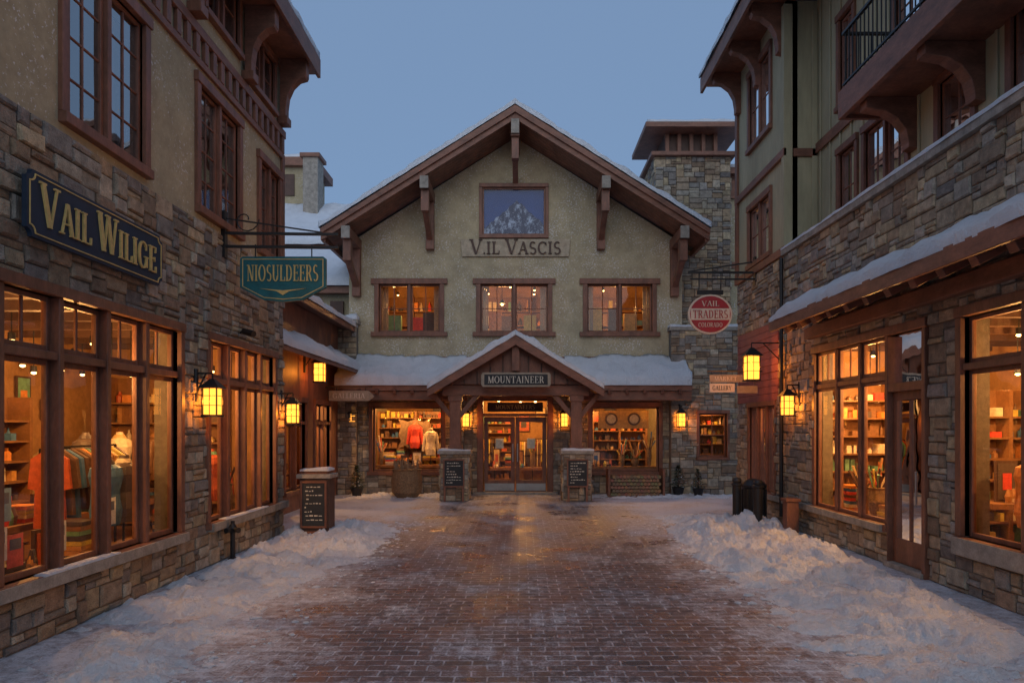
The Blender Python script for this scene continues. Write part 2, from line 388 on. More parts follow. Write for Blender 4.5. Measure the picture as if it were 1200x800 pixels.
def pendant(mb,x,y,ztop,zl,parent,power,col=(1,.46,.13)):
    mb.cyl((x,y,zl+.14),(x,y,ztop),.008,.008,BLACK,6)
    mb.lathe(x,y,[(.11,zl+.02),(.09,zl+.06),(.03,zl+.14),(.01,zl+.15)],BLACK,12)
    mb.lathe(x,y,[(.02,zl-.045),(.045,zl-.02),(.045,zl+.0),(.02,zl+.02)],BULB,10)
    if power: light('bulb_light',(x,y,zl-.12),power,parent,col,.05)

# letters --------------------------------------------------
def glyph(ch):
    P=[]; TK,TN,SF=.15,.06,.045
    def st(x0,y0,x1,y1,w): P.append([(x0-w/2,y0),(x0+w/2,y0),(x1+w/2,y1),(x1-w/2,y1)])
    def bar(x0,x1,y,h=SF): P.append([(x0,y),(x1,y),(x1,y+h),(x0,y+h)])
    def ser(x,y,w=.15): bar(x-w,x+w,y if y<.5 else y-SF)
    def arc(cx,cy,rx,ry,a0,a1,tk=TK,tn=TN,n=12):
        for i in range(n):
            a=math.radians(a0+(a1-a0)*i/n); b=math.radians(a0+(a1-a0)*(i+1)/n)
            P.append([(cx+rx*math.cos(a),cy+ry*math.sin(a)),(cx+rx*math.cos(b),cy+ry*math.sin(b)),(cx+(rx-tk)*math.cos(b),cy+(ry-tn)*math.sin(b)),(cx+(rx-tk)*math.cos(a),cy+(ry-tn)*math.sin(a))])
    w=.8
    if ch=='V': st(.12,1,.42,0,TK);st(.72,1,.44,0,TN);ser(.12,1,.13);ser(.72,1,.12);w=.85
    elif ch=='A': st(.1,0,.40,1,TN);st(.7,0,.42,1,TK);bar(.22,.58,.32);ser(.1,0,.12);ser(.7,0,.13);w=.83
    elif ch=='I': st(.2,0,.2,1,TK);ser(.2,0);ser(.2,1);w=.42
    elif ch=='L': st(.2,0,.2,1,TK);ser(.2,1);bar(.05,.62,0);st(.60,0,.62,.25,TN);w=.68
    elif ch=='E': st(.2,0,.2,1,TK);bar(.05,.64,0);bar(.05,.6,1-SF);bar(.2,.5,.5);st(.62,0,.63,.24,TN);st(.58,.78,.59,1,TN);st(.5,.42,.5,.6,TN);w=.72
    elif ch=='F': st(.2,0,.2,1,TK);ser(.2,0);bar(.05,.6,1-SF);bar(.2,.5,.5);st(.58,.78,.59,1,TN);st(.5,.42,.5,.6,TN);w=.66
    elif ch=='T': st(.38,0,.38,1,TK);ser(.38,0);bar(.05,.71,1-SF);st(.07,.76,.07,1,TN);st(.69,.76,.69,1,TN);w=.78
    elif ch=='H': st(.2,0,.2,1,TK);st(.68,0,.68,1,TK);bar(.2,.68,.48);[ser(x,y,.13) for x in(.2,.68) for y in(0,1)];w=.9
    elif ch=='N': st(.17,0,.17,1,TN);st(.2,1,.66,0,TK);st(.7,0,.7,1,TN);ser(.17,0,.12);ser(.14,1,.12);ser(.7,1,.12);w=.88
    elif ch=='W': st(.1,1,.32,0,TK);st(.54,1,.34,0,TN);st(.54,1,.76,0,TK);st(1.0,1,.78,0,TN);ser(.1,1,.12);ser(.54,1,.12);ser(1.0,1,.11);w=1.12
    elif ch=='M': st(.16,0,.16,1,TN);st(.18,1,.48,0,TK);st(.8,1,.5,0,TN);st(.82,0,.82,1,TK);ser(.16,0,.12);ser(.82,0,.13);w=1.0
    elif ch=='R': st(.2,0,.2,1,TK);ser(.2,0);bar(.05,.4,1-SF);bar(.2,.4,.48);arc(.38,.74,.27,.26,-90,90);st(.42,.5,.68,0,TK);w=.82
    elif ch=='D': st(.2,0,.2,1,TK);bar(.05,.38,1-SF);bar(.05,.38,0);arc(.36,.5,.4,.5,-90,90);w=.85
    elif ch=='O': arc(.44,.5,.4,.52,0,360,n=22);w=.9
    elif ch=='C': arc(.44,.5,.4,.52,45,315,n=18);st(.7,.7,.7,.95,TN);w=.82
    elif ch=='K': st(.2,0,.2,1,TK);ser(.2,0);ser(.2,1);st(.24,.45,.64,1,TN);st(.36,.58,.68,0,TK);w=.82
    elif ch=='Y': st(.4,0,.4,.5,TK);st(.1,1,.38,.45,TK);st(.7,1,.42,.45,TN);ser(.4,0);ser(.1,1,.12);ser(.7,1,.11);w=.82
    elif ch=='G': arc(.44,.5,.4,.52,45,320,n=18);st(.72,.05,.72,.45,TK*.9);bar(.56,.86,.42);st(.7,.7,.7,.95,TN);w=.92
    elif ch=='U': st(.18,.3,.18,1,TK);st(.66,.3,.66,1,TN);arc(.4,.32,.3,.34,180,360);ser(.18,1,.13);ser(.66,1,.12);w=.84
    elif ch=='S': arc(.34,.745,.26,.275,40,270,.13);arc(.34,.255,.28,.275,-140,90,.13);w=.68
    elif ch=='.': bar(.08,.2,0,.12);w=.28
    else: w=.4
    return P,w
def text(mb,F,s,sc,zc,h,width,t,mat,d=.02,big=1.0):
    gs=[(glyph(c),(h*big if (i==0 or s[i-1]==' ') else h)) for i,c in enumerate(s)]; tot=sum(g[1]*hh for g,hh in gs); k=width/tot; x=sc-width/2; n=0
    for (P,w),hh in gs:
        for q in P:
            n+=1; pts=[(x+a*hh*k,zc-h/2+b*hh) for a,b in q]
            mb.sz(F,t,t+d+.0003*(n%9),pts,mat)
        x+=w*hh*k

def lantern(x,y,z,wallpt,size=1.0,power=6,name='wall_lantern',hang=False):
    e=empty(name); m=MB(); s=size
    w=.075*s
    m.box(WF,x-w-.015,x+w+.015,y-w-.015,y+w+.015,z-.17*s,z-.15*s,BLACK)
    m.prism([(x+a*w*1.45,y+b*w*1.45,z+.13*s) for a,b in((-1,-1),(1,-1),(1,1),(-1,1))],[(x+a*w*.3,y+b*w*.3,z+.23*s) for a,b in((-1,-1),(1,-1),(1,1),(-1,1))],BLACK)
    for a in(-1,1):
        for b in(-1,1): m.box(WF,x+a*w-.008,x+a*w+.008,y+b*w-.008,y+b*w+.008,z-.15*s,z+.13*s,BLACK)
    for zz in(-.05,.05):
        m.box(WF,x-w,x+w,y-w-.004,y-w+.004,z+zz*s-.004,z+zz*s+.004,BLACK); m.box(WF,x-w-.004,x-w+.004,y-w+.008,y+w-.008,z+zz*s-.004,z+zz*s+.004,BLACK); m.box(WF,x+w-.004,x+w+.004,y-w+.008,y+w-.008,z+zz*s-.004,z+zz*s+.004,BLACK)
    m.box(WF,x-.004,x+.004,y-w-.005,y-w+.003,z-.15*s,z+.13*s,BLACK)
    m.cyl((x,y,z+.22*s),(x,y,z+.29*s),.012,.012,BLACK,6)
    if wallpt:
        wx,wy=wallpt; zz=z+.29*s
        m.beam((wx,wy,zz),(x,y,zz),.025,.025,BLACK); m.beam((wx,wy,zz-.22*s),(wx+(x-wx)*.6,wy+(y-wy)*.6,zz-.01),.018,.018,BLACK)
        m.cyl((wx,wy,zz-.3*s),(wx,wy,zz+.06),.035,.035,BLACK,8)
    m.build('cage',e)
    g=MB(); g.box(WF,x-w+.012,x+w-.012,y-w+.012,y+w-.012,z-.145*s,z+.125*s,AMBER)
    g.build('amber_glass',e)
    light('lamp',(x,y,z-.01),power*2.4,e,(1,.45,.11),.02)
    return e

# ------------------------------------------------------------------ ground
g=MB(); g.poly([(-250,-60,0),(250,-60,0),(250,440,0),(-250,440,0)],PAVER); g.build('ground')

def lerp_tab(tab,y):
    for (a,*p),(b,*q) in zip(tab,tab[1:]):
        if y<=b:
            k=max(0,(y-a)/(b-a)); return [u+(v-u)*k for u,v in zip(p,q)]
    return list(tab[-1][1:])
def mound(name,tab,y0,y1,wallside,ny=300,nx=110):
    vs=[];fs=[]
    for j in range(ny+1):
        y=y0+(y1-y0)*j/ny; xl,xr,H=lerp_tab(tab,y)
        for i in range(nx+1):
            a=i/nx; x=xl-.3+(xr-xl+.6)*a; p=Vector((x,y,0))
            dl=(x-xl)/.35; dr=(xr-x)/.8
            if wallside=='R': dl,dr=(x-xl)/.8,(xr-x)/.35
            e=max(-.4,min(1,dl,dr,(y-y0)/.5,(y1-y)/.7)); e=e if e<0 else math.sin(e*1.57)
            n1=noise.noise(p*1.1); n2=noise.noise(p*3.3); n3=noise.noise(p*9); n4=noise.noise(p*20); n5=abs(noise.noise(p*13+Vector((5,5,0))))
            h=H*e*(.6+.8*n1+.5*n2+.5*n5)+.05*n2+.038*n3+.03*n4-.024
            vs.append((x,y,max(h,-.06)))
    for j in range(ny):
        for i in range(nx):
            a=j*(nx+1)+i; fs.append((a,a+1,a+nx+2,a+nx+1))
    m=MB(); m.add(vs,fs,SNOW); return m.build(name,smooth=True)
mound('snow_bank',[(3.5,-4.0,-2.6,.07),(5.4,-3.75,-2.6,.09),(6.9,-4.45,-2.75,.10),(8,-4.45,-2.8,.12),(10.5,-4.4,-2.3,.17),(13,-4.4,-2.25,.18),(14.3,-4.2,-2.7,.09)],3.5,14.3,'L')
mound('snow_bank',[(3.5,2.6,5.6,.08),(5.5,2.5,4.8,.11),(8,2.75,4.95,.13),(10.6,2.6,5.1,.20),(13,2.8,5.1,.26),(15.2,3.0,4.6,.15)],3.5,15.2,'R')
mound('snow_bank',[(19.2,-5.0,-1.3,.07),(20.4,-5.2,-2.3,.08)],19.0,20.4,'L',40,120)
mound('snow_bank',[(19.2,1.6,6.2,.06),(20.1,2.0,6.6,.08)],19.0,20.15,'L',40,140)
m=MB()
def clod(x,y,r):
    vs=[]; sx,sy,ro=U(.7,1.4),U(.7,1.3),U(0,6)
    for la,rr in((-.6,.9),(.05,1.0),(.4,.62)):
        for k in range(6):
            a=k*1.047+la+ro; q=r*rr*U(.6,1.3); vs.append((x+q*math.cos(a)*sx,y+q*math.sin(a)*sy,r*.15+r*la*.6*U(.7,1.2)))
    vs.append((x,y,r*.5)); fs=[(j*6+k,j*6+(k+1)%6,(j+1)*6+(k+1)%6,(j+1)*6+k) for j in(0,1) for k in range(6)]+[(12+k,12+(k+1)%6,18) for k in range(6)]
    m.add(vs,fs,SNOW)
for _ in range(520):
    y=U(5.2,14.6); side=R()<.5
    x=-2.62-random.gauss(0,.28)+.25*(y>9) if side else 2.85+random.gauss(0,.3)
    clod(x,y,abs(random.gauss(0,.016))+.006)
m.build('snow_clods')

# ------------------------------------------------------------------ left shop building
E=empty('stone_shop_building'); st=MB(); wd=MB(); gl=MB(); it=MB(); sn=MB()
lo=[(4.33,8.95,.62,3.25),(9.81,12.4,.62,3.25)]
wall(st,LF,2.5,12.9,0,4.88,.3,lo,MORTAR)
stones(st,LF,2.5,12.9,0,4.88,lo)
for a,b in((2.5,9.02),(9.74,12.9)): st.box(LF,a,b,-.05,.13,.5,.615,CAP)
up=[(6.75,8.12,5.08,6.78),(9.53,10.85,5.08,6.78),(11.75,12.65,5.08,6.6),(3.8,5.3,5.08,6.78),(9.75,10.85,7.95,9.0),(11.4,12.4,7.75,8.6),(6.9,8.3,7.95,9.0)]
wall(wd,LF,2.5,12.9,4.88,9.6,.25,up,STUCCO2,t=.0)
for (a,b,c,d) in up[:4]: window(wd,gl,LF,a,b,c,d,cols=2,mc=2,mr=4,casing=.11,glass=GLASSD,proud=.05,rec=-.05,head=.02)
for (a,b,c,d) in up[4:]: window(wd,gl,LF,a,b,c,d,cols=2,mc=1,mr=2,casing=.09,glass=GLASSD,rec=-.05)
wd.box(LF,2.5,12.9,.0,.07,7.42,7.56,WOODH); wd.box(LF,2.5,12.9,.0,.05,7.02,7.12,WOODH)
q=2.6
while q<12.85: wd.box(LF,q,q+.11,.003,.06,7.12,7.42,WOOD); q+=.26
wd.box(LF,12.78,12.9,.002,.05,4.9,7.02,WOOD)
wd.tz(LF,2.0,13.2,[(-2,10.1),(.57,9.0),(.57,8.8),(-.3,8.8),(-2,9.3)],WOODH)
wd.box(LF,2.0,13.22,.57,.63,8.74,9.1,WOODH)
snowpatch(sn,(-3.88,2,9.12),(-3.88,13.2,9.12),(-6.0,13.2,9.98),(-6.0,2,9.98),.14,60,6)
for s in (3.9,5.9,7.9,9.3,11.1,12.7):
    arc=[(.05,7.72),(.16,7.75)]+[(.16+.36*(1-math.cos(a)),7.9+.55*math.sin(a)) for a in (0,.4,.8,1.2,1.57)]+[(.54,8.5),(.54,8.795),(0.05,8.795)]
    wd.tz(LF,s-.09,s+.09,arc,WOODH); wd.box(LF,s-.11,s+.11,.002,.2,7.6,7.74,WOOD)
for (a,b,c,d),n in zip(lo,(6,4)):
    window(wd,gl,LF,a,b,c,d,cols=n,transom=2.68,casing=.09,tcols=2 ,proud=.06,rec=-.08)
room(it,LF,3.0,12.7,.2,3.55,-.31,-3.4,dots=26)
backwall(it,LF,3.2,12.5,-3.38,.2,2.7)
F2=Frame((-4.5,12.68),(1,0),(0,-1)); shelf(it,F2,-3.0,-.9,0,.3,.2,2.9)
display(it,LF,4.0,9.3,-.35,.42); display(it,LF,9.6,12.5,-.35,.42); display(it,LF,4.2,12.3,-1.7,.7); rack(it,LF,5.2,6.6,-1.3,1.75); rack(it,LF,8.2,9.6,-1.2,1.75)
for (x,y,p) in ((-5.2,5.4,0),(-6.2,6.4,130),(-5.1,7.8,60),(-6.3,9.2,130),(-5.3,10.6,110),(-6.2,11.9,0)): pendant(it,x,y,3.55,2.75,E,p)
for a,z,c in((5.95,.8,(.7,.7,.72)),(6.15,.72,(.6,.1,.1)),(6.75,.75,(.6,.6,.6)),(7.6,.9,(.7,.7,.7)),(6.0,1.15,(.2,.35,.5)),(8.3,.75,(.6,.6,.5))):
    it.box(LF,a,a+.2,-.13,-.125,z,z+.3,GOODS,c); it.box(LF,a+.03,a+.17,-.124,-.122,z+.16,z+.26,GOODS,(.1,.12,.2))
snowpatch(sn,LF.p(6.3,-.0,.618),LF.p(7.5,0,.618),LF.p(7.5,.12,.618),LF.p(6.3,.12,.618),.02,24,4,.02)
snowpatch(sn,LF.p(10.2,-.0,.618),LF.p(11.9,0,.618),LF.p(11.9,.12,.618),LF.p(10.2,.12,.618),.015,24,4,.02)
room(it,LF,2.8,12.7,4.95,6.95,-.26,-2.2,INTD,INTD); room(it,LF,2.8,12.7,7.6,9.2,-.26,-2.2,INTD,INTD)
for (a,b,c,d) in up:
    for k in range(5):
        it.box(LF,a+k*.06,a+k*.06+.045,-.30,-.27-.02*(k%2),c,d,CURT); it.box(LF,b-k*.06-.045,b-k*.06,-.30,-.27-.02*(k%2),c,d,CURT)
st.build('stone_walls',E); wd.build('stucco_walls_and_trim',E,bevel=.006); gl.build('glass',E); it.build('shop_interior',E); sn.build('roof_snow',E,smooth=True)
m=MB(); m.cyl(LF.p(10.9,.02,3.5),LF.p(10.9,.15,3.55),.02,.02,BLACK,8); m.cyl(LF.p(10.85,.1,3.52),LF.p(10.75,.3,3.46),.05,.05,BLACK,10); m.build('security_camera')

E=empty('shop_name_sign'); m=MB()
a0,a1,b0,b1=6.02,8.3,3.70,4.30
def plaque(x0,x1,z0,z1,r):
    pts=[]
    for cx,cz,s,e in((x1,z1,270,180),(x0,z1,0,-90),(x0,z0,90,0),(x1,z0,180,90)):
        for k in range(5):
            a=math.radians(s+(e-s)*k/4); pts.append((cx+r*math.cos(a),cz+r*math.sin(a)))
    return pts
m.sz(LF,.10,.145,plaque(a0,a1,b0,b1,.07),NAVY)
o=plaque(a0+.03,a1-.03,b0+.03,b1-.03,.07); i=plaque(a0+.04,a1-.04,b0+.04,b1-.04,.07)
for k in range(20):
    j=(k+1)%20; m.sz(LF,.145,.153,[o[k],o[j],i[j],i[k]],GOLD)
m.build('board',E); m=MB(); text(m,LF,'VAIL WILIGE',7.16,3.98,.30,1.98,.146,GOLD,.02,1.3); m.build('lettering',E)
m=MB(); [m.box(LF,s-.03,s+.03,.0,.1,3.9,4.1,BLACK) for s in(6.4,7.9)]; m.build('brackets',E)

E=empty('hanging_shop_sign'); m=MB(); F=XF(10.3)
x0,x1,z0,z1=-4.22,-2.93,3.88,4.56
m.sz(F,-.03,.03,[(x0,z1-.03),(x0+.04,z1),(x1-.04,z1),(x1,z1-.03),(x1,z0+.22),(x1-.35,z0+.03),((x0+x1)/2,z0-.0),(x0+.35,z0+.03),(x0,z0+.22)],GREEN)
c=.035
o=[(x0+c,z1-c),(x1-c,z1-c),(x1-c,z0+.23),(x1-.36,z0+.06),((x0+x1)/2,z0+.035),(x0+.36,z0+.06),(x0+c,z0+.23)]; cx,cz=(x0+x1)/2,(z0+z1)/2
i=[(cx+(a-cx)*.98,cz+(b-cz)*.965) for a,b in o]
for k in range(7): m.sz(F,.03,.036,[o[k],o[(k+1)%7],i[(k+1)%7],i[k]],GOLD)
text(m,F,'NIOSULDEERS',cx,4.31,.24,1.08,.031,GOLD,.015)
m.sz(F,.031,.04,[(cx-.35,z0+.2),(cx-.1,z0+.16),(cx,z0+.1),(cx+.1,z0+.16),(cx+.35,z0+.2),(cx,z0+.17)],GOLD)
m.build('board',E); m=MB()
for z in(4.72,4.92): m.beam((-4.5,10.3,z),(-2.75,10.3,z-.02),.035,.04,BLACK)
m.beam((-4.5,10.3,5.15),(-3.0,10.3,4.93),.02,.02,BLACK)
for x in(-4.0,-3.15): m.cyl((x,10.3,4.55),(x,10.3,4.75),.01,.01,BLACK,6)
m.box(XF(10.3),-4.5,-4.44,-.05,.05,4.55,5.25,BLACK)
for k in range(14):
    a=k*.45; b=(k+1)*.45; r1=.04+.012*k; r2=.04+.012*(k+1); m.beam((-4.15+r1*math.cos(a),10.3,5.12+r1*math.sin(a)),(-4.15+r2*math.cos(b),10.3,5.12+r2*math.sin(b)),.015,.015,BLACK)
m.build('iron_bracket',E)
lantern(-4.24,9.4,2.36,(-4.47,9.4),1.3,16); lantern(-4.24,12.72,2.26,(-4.47,12.72),1.25,16)

# ------------------------------------------------------------------ side shop behind left building
E=empty('side_shop_building'); wd=MB(); gl=MB(); it=MB(); sn=MB(); st=MB()
SF=Frame((-5.4,0),(0,1),(1,0)); ops=[(15.6,17.1,.5,2.6),(17.9,19.3,.5,2.6)]
wall(wd,SF,12.9,20.4,0,5.0,.25,ops,WOOD)
for o in ops: window(wd,gl,SF,*o,cols=2,transom=2.1,casing=.1)
wd.tz(SF,13.2,20.2,[(0,4.05),(.75,3.62),(.75,3.52),(0,3.9)],WOODH); snowpatch(sn,SF.p(13.2,.0,4.06),SF.p(20.2,0,4.06),SF.p(20.2,.78,3.63),SF.p(13.2,.78,3.63),.19,60,6)
wd.tz(SF,13.0,20.4,[(-3.5,6.2),(.5,4.95),(.5,4.8),(-3.5,6.0)],WOODH); snowpatch(sn,SF.p(13,-3.5,6.21),SF.p(20.4,-3.5,6.21),SF.p(20.4,.53,4.96),SF.p(13,.53,4.96),.19,60,6)
room(it,SF,13.2,20.2,.2,3.4,-.26,-2.5); shelf(it,SF,13.4,20,-2.4,-2.1,.2,2.6); display(it,SF,15.4,19.6,-.4,.4)
pendant(it,-6.2,17.3,3.4,2.6,E,160)
wd.build('walls',E,bevel=.006); gl.build('glass',E); it.build('interior',E); sn.build('roof_snow',E,smooth=True)
lantern(-5.0,17.0,2.62+.75,(-5.38,17.0),1.6,18,'hanging_lantern'); lantern(-5.1,15.2,2.3,(-5.38,15.2),1.2,9)

# ------------------------------------------------------------------ centre building
E=empty('gabled_lodge_building'); st=MB(); wd=MB(); gl=MB(); it=MB(); sn=MB()
xc=-.15; XL,XR=-5.15,4.85; SL=.635
lo=[(-4.43,-2.36,.67,2.60),(2.13,4.15,.67,2.60),(-1.12,.80,0.02,2.86)]
wall(st,CF,XL,XR,0,3.9,.3,lo,MORTAR); stones(st,CF,XL,XR,0,3.9,lo)
up=[(-4.25,-2.42,4.84,6.28),(-1.2,.82,4.84,6.28),(2.0,3.95,4.84,6.28)]
wall(wd,CF,XL,XR,3.9,7.5,.3,up,STUCCO,t=.0)
zr=lambda x:10.68-SL*abs(x-xc)
for tt in(0,-.3):
    a,b,c,d=-1.15,.75,7.74,9.18; P=lambda x,z:CF.p(x,tt,z)
    for pts in ([(XL,7.5),(a,7.5),(a,zr(a)),(XL,zr(XL))],[(b,7.5),(XR,7.5),(XR,zr(XR)),(b,zr(b))],[(a,7.5),(b,7.5),(b,c),(a,c)],[(a,d),(b,d),(b,zr(b)),(xc,10.68),(a,zr(a))]):
        wd.poly([P(*q) for q in pts],STUCCO)
for o in up:
    window(wd,gl,CF,*o,cols=2,mc=2,mr=2,casing=.13,glass=GLASS,proud=.07,head=.1,sill=.1)
window(wd,gl,CF,-1.15,.75,7.74,9.18,cols=1,casing=.09,glass=GLASS,proud=.06,rec=-.03)
MT,nt,out=newmat('painted_mountain_reflection'); p=N(nt,'ShaderNodeBsdfPrincipled'); L(nt,p.outputs[0],out.inputs[0]); v=coords(nt,(1,1,.7));  # mountain reflection of the gable window, painted onto a flat panel
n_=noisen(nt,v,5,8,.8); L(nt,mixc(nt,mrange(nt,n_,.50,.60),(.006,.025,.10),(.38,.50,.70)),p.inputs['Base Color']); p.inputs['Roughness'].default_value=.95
SKYP=simple('painted_reflection_sky',(.004,.055,.27),.95,.2,1,0)  # sky part of the painted window reflection
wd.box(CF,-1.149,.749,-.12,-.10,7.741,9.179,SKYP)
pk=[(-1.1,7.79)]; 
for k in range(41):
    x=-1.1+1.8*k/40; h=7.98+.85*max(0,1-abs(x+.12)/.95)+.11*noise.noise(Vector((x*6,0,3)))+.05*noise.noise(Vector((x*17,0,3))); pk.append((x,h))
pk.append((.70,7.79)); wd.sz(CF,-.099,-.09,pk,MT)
room(it,CF,XL+.1,XR-.1,4.4,7.3,-.31,-4.0,dots=18)
shelf(it,CF,XL+.3,XR-.3,-3.9,-3.6,4.5,6.6,.5,.6)
for x,p in((-3.6,95),(-.6,95),(.9,0),(3.2,95)): pendant(it,x,22.3,7.3,6.0,E,p)
for x in(-4,-3.3,-2.9,-.8,-.4,.3,2.4,3.0,3.5): it.box(CF,x-.2,x+.2,-1.4,-1.2,4.4,5.4+U(-.2,.4),GOODS,random.choice(GC))
for x0_ in up:
    for a,b in((x0_[0],x0_[0]+.22),(x0_[1]-.22,x0_[1])):
        for k in range(4): it.box(CF,a+k*.055,a+k*.055+.05,-.36,-.33-.02*(k%2),4.84,6.28,GOODS,(.30,.20,.12))
wd.sz(CF,.02,.06,[(-1.75,7.1),(1.45,7.1),(1.5,7.62),(-1.8,7.62)],TANW)
m=MB(); text(m,CF,'V.IL VASCIS',-.15,7.35,.36,2.75,.06,WOODD,.05,1.2); m.build('lodge_lettering',E)
yF,yB=19.25,30
def roofhalf(sg):
    e=(xc+sg*5.4); ze=11.0-SL*5.4
    A=[(xc,yF,11.0),(e,yF,ze),(e,yF,ze-.2),(xc,yF,10.72)]; wd.prism(A,[(a,yB,c) for a,b,c in A],SHINGLE)
    for off,dp,th in((.0,.34,.09),(-.02,.15,.16)):
        A=[(xc,11.03+off),(e+sg*.06,ze+.0+off),(e+sg*.06,ze-dp+off),(xc,11.03-dp-.05+off)]
        wd.prism([(x,yF-th,z) for x,z in A],[(x,yF-.002,z) for x,z in A],WOODH)
    for k in range(7):
        y0=yF+.01+k*.18; A=[(xc,y0,10.715),(e,y0,ze-.205),(e,y0,ze-.225),(xc,y0,10.69)]; wd.prism(A,[(a,y0+.17,c) for a,b,c in A],WOODH)
    snowpatch(sn,(xc,yF-.17,11.04),(e+sg*.1,yF-.17,ze+.01),(e+sg*.1,yB,ze+.01),(xc,yB,11.04),.17,90,30,.02,.8)
    for dx in(2.55,4.75):
        x=xc+sg*dx; z=10.66-SL*dx
        wd.box(WF,x-.13,x+.13,yF-.12,20.5,z-.34,z-.06,WOODH)
        wd.box(WF,x-.11,x+.11,yF-.02,yF+.2,z-.95,z-.35,WOOD)
        wd.beam((x,yF+.1,z-.85),(x,20.5,z-1.5),.16,.18,WOOD); wd.box(WF,x-.12,x+.12,20.3,20.499,z-1.75,z-.35,WOOD)
        wd.box(WF,x-.12,x+.12,yF-.17,yF-.121,z-.36,z-.02,CAP)
    wd.box(WF,e-.05,e+.05,yF,yB,ze-.36,ze-.2,WOODH)
roofhalf(-1); roofhalf(1)
wd.box(WF,xc-.12,xc+.12,yF-.14,20.5,10.15,10.62,WOODH); wd.box(WF,xc-.1,xc+.1,yF-.05,yF+.18,9.55,10.15,WOOD); wd.box(WF,xc-.11,xc+.11,yF-.2,yF-.141,10.2,10.6,CAP)
wd.beam((xc,yF+.1,9.65),(xc,20.5,9.35),.16,.18,WOOD)
wd.box(CF,XL,XR,.003,.06,3.95,4.1,WOODH)
for x in(XL,XR): wd.box(WF,x-.02 if x<0 else x-.28,x+.28 if x<0 else x+.02,20.81,30,0,7.6,STUCCO)
for o in lo[:2]: window(wd,gl,CF,*o,cols=1,casing=.11,proud=.07,rec=-.12,sill=.05)
wd.box(CF,-1.3,-1.12,-.2,.08,0,3.0,WOOD); wd.box(CF,.80,.98,-.2,.08,0,3.0,WOOD); wd.box(CF,-1.12,.80,-.2,.078,2.86,3.0,WOODH)
wd.box(CF,-1.12,.80,-.2,.05,2.32,2.40,WOOD); wd.box(CF,-1.12,.80,-.14,-.1,2.78,2.86,WOOD)
text(it,CF,'MOUNTAINEERS',-.16,2.6,.12,1.2,-.13,GOLD,.005)
wd.box(CF,-1.0,.68,-.142,-.135,2.46,2.74,WOODD)
for a,b in((-1.10,-.17),(-.15,.78)):
    wd.box(CF,a,a+.12,-.16,-.1,.06,2.3,WOOD); wd.box(CF,b-.12,b,-.16,-.1,.06,2.3,WOOD)
    wd.box(CF,a+.12,b-.12,-.16,-.102,.06,.4,WOOD); wd.box(CF,a+.12,b-.12,-.16,-.102,2.15,2.3,WOOD); wd.box(CF,a+.02,b-.02,-.1,-.093,.08,.3,STEEL)
    gl.poly([CF.p(a+.12,-.13,.4),CF.p(b-.12,-.13,.4),CF.p(b-.12,-.13,2.15),CF.p(a+.12,-.13,2.15)],GLASS)
    q=b-.06 if a<-1 else a+.06; wd.beam(CF.p(q,-.05,.95),CF.p(q,-.05,1.5),.03,.03,STEEL)
    it.box(CF,(a+b)/2-.12,(a+b)/2+.12,-.15,-.145,1.35,1.65,GOODS,(.7,.68,.6))
wd.box(CF,-1.4,1.1,-.3,.35,.0,.06,CAP)
room(it,CF,XL+.1,XR-.1,.05,3.6,-.31,-4.5,dots=26)
backwall(it,CF,XL+.3,XR-.3,-4.48,.05,2.9)
rack(it,CF,-2.0,-.9,-3.0,1.6); rack(it,CF,.4,1.6,-2.6,1.6)
shelf(it,CF,2.3,4.0,-1.5,-1.2,.3,2.5,.3,1); shelf(it,CF,-4.6,-2.2,-1.9,-1.6,.3,2.5,.32,1) 
display(it,CF,-4.5,-2.3,-.45,.75); display(it,CF,2.1,4.2,-.45,.7); display(it,CF,-4.5,-2.3,-1.0,.95); display(it,CF,-1.0,.7,-1.6,.6)
# mounted hide shape in the left window
vs=[CF.p(-3.4+a,-1.3,1.75+b) for a,b in((-.5,.0),(-.42,.28),(-.5,.5),(-.2,.42),(.05,.5),(.3,.4),(.52,.55),(.46,.22),(.55,-.1),(.36,-.22),(.42,-.48),(.12,-.36),(-.1,-.46),(-.3,-.34),(-.52,-.46),(-.42,-.2))]
it.prism(vs,[(x,y+.04,z) for x,y,z in vs],GOODS,(.26,.17,.10))
it.box(CF,2.4,3.95,-.62,-.58,1.95,2.5,GOODS,(.6,.34,.10))
for x in(2.8,3.5):
    p0=CF.p(x,-.57,2.24); it.cyl(p0,(p0[0],p0[1]-.02,p0[2]),.2,.2,GOODS,20,(.14,.08,.05)); it.cyl((p0[0],p0[1]-.021,p0[2]),(p0[0],p0[1]-.03,p0[2]),.14,.14,GOODS,20,(.6,.5,.35))
for x,y,p in((-3.9,21.2,105),(-2.6,21.2,105),(-.7,22,130),(.5,23,0),(2.4,21.2,105),(3.9,21.2,105),(0,23.5,120)): pendant(it,x,y,3.6,2.85,E,p)
zE,zT,yE=3.18,3.98,19.25
for a,b in((XL-.1,-1.6),(1.3,XR+.0)):
    wd.tz(CF,a,b,[(0.01,zT-.02),(20.5-yE,zE),(20.5-yE,zE-.16),(0.01,zT-.2)],WOODH)
    snowpatch(sn,(a,yE-.05,zE+.0),(b,yE-.05,zE+.0),(b,20.47,zT),(a,20.47,zT),.2,70,8,.06,.85)
    wd.box(WF,a+.05,b,yE+.08,yE+.26,zE-.42,zE-.17,WOODH)
    q=a+.2
    while q<b: wd.beam((q,yE-.06,zE-.2),(q,20.45,zT-.29),.09,.12,WOOD); q+=.5
    wd.box(WF,a+.1,b,20.38,20.48,2.78,3.0,WOODH)
px=[-1.79,1.53]; yc=18.8; pk=-.13; hw=2.31; za=4.42; ze=3.0; yf=18.2
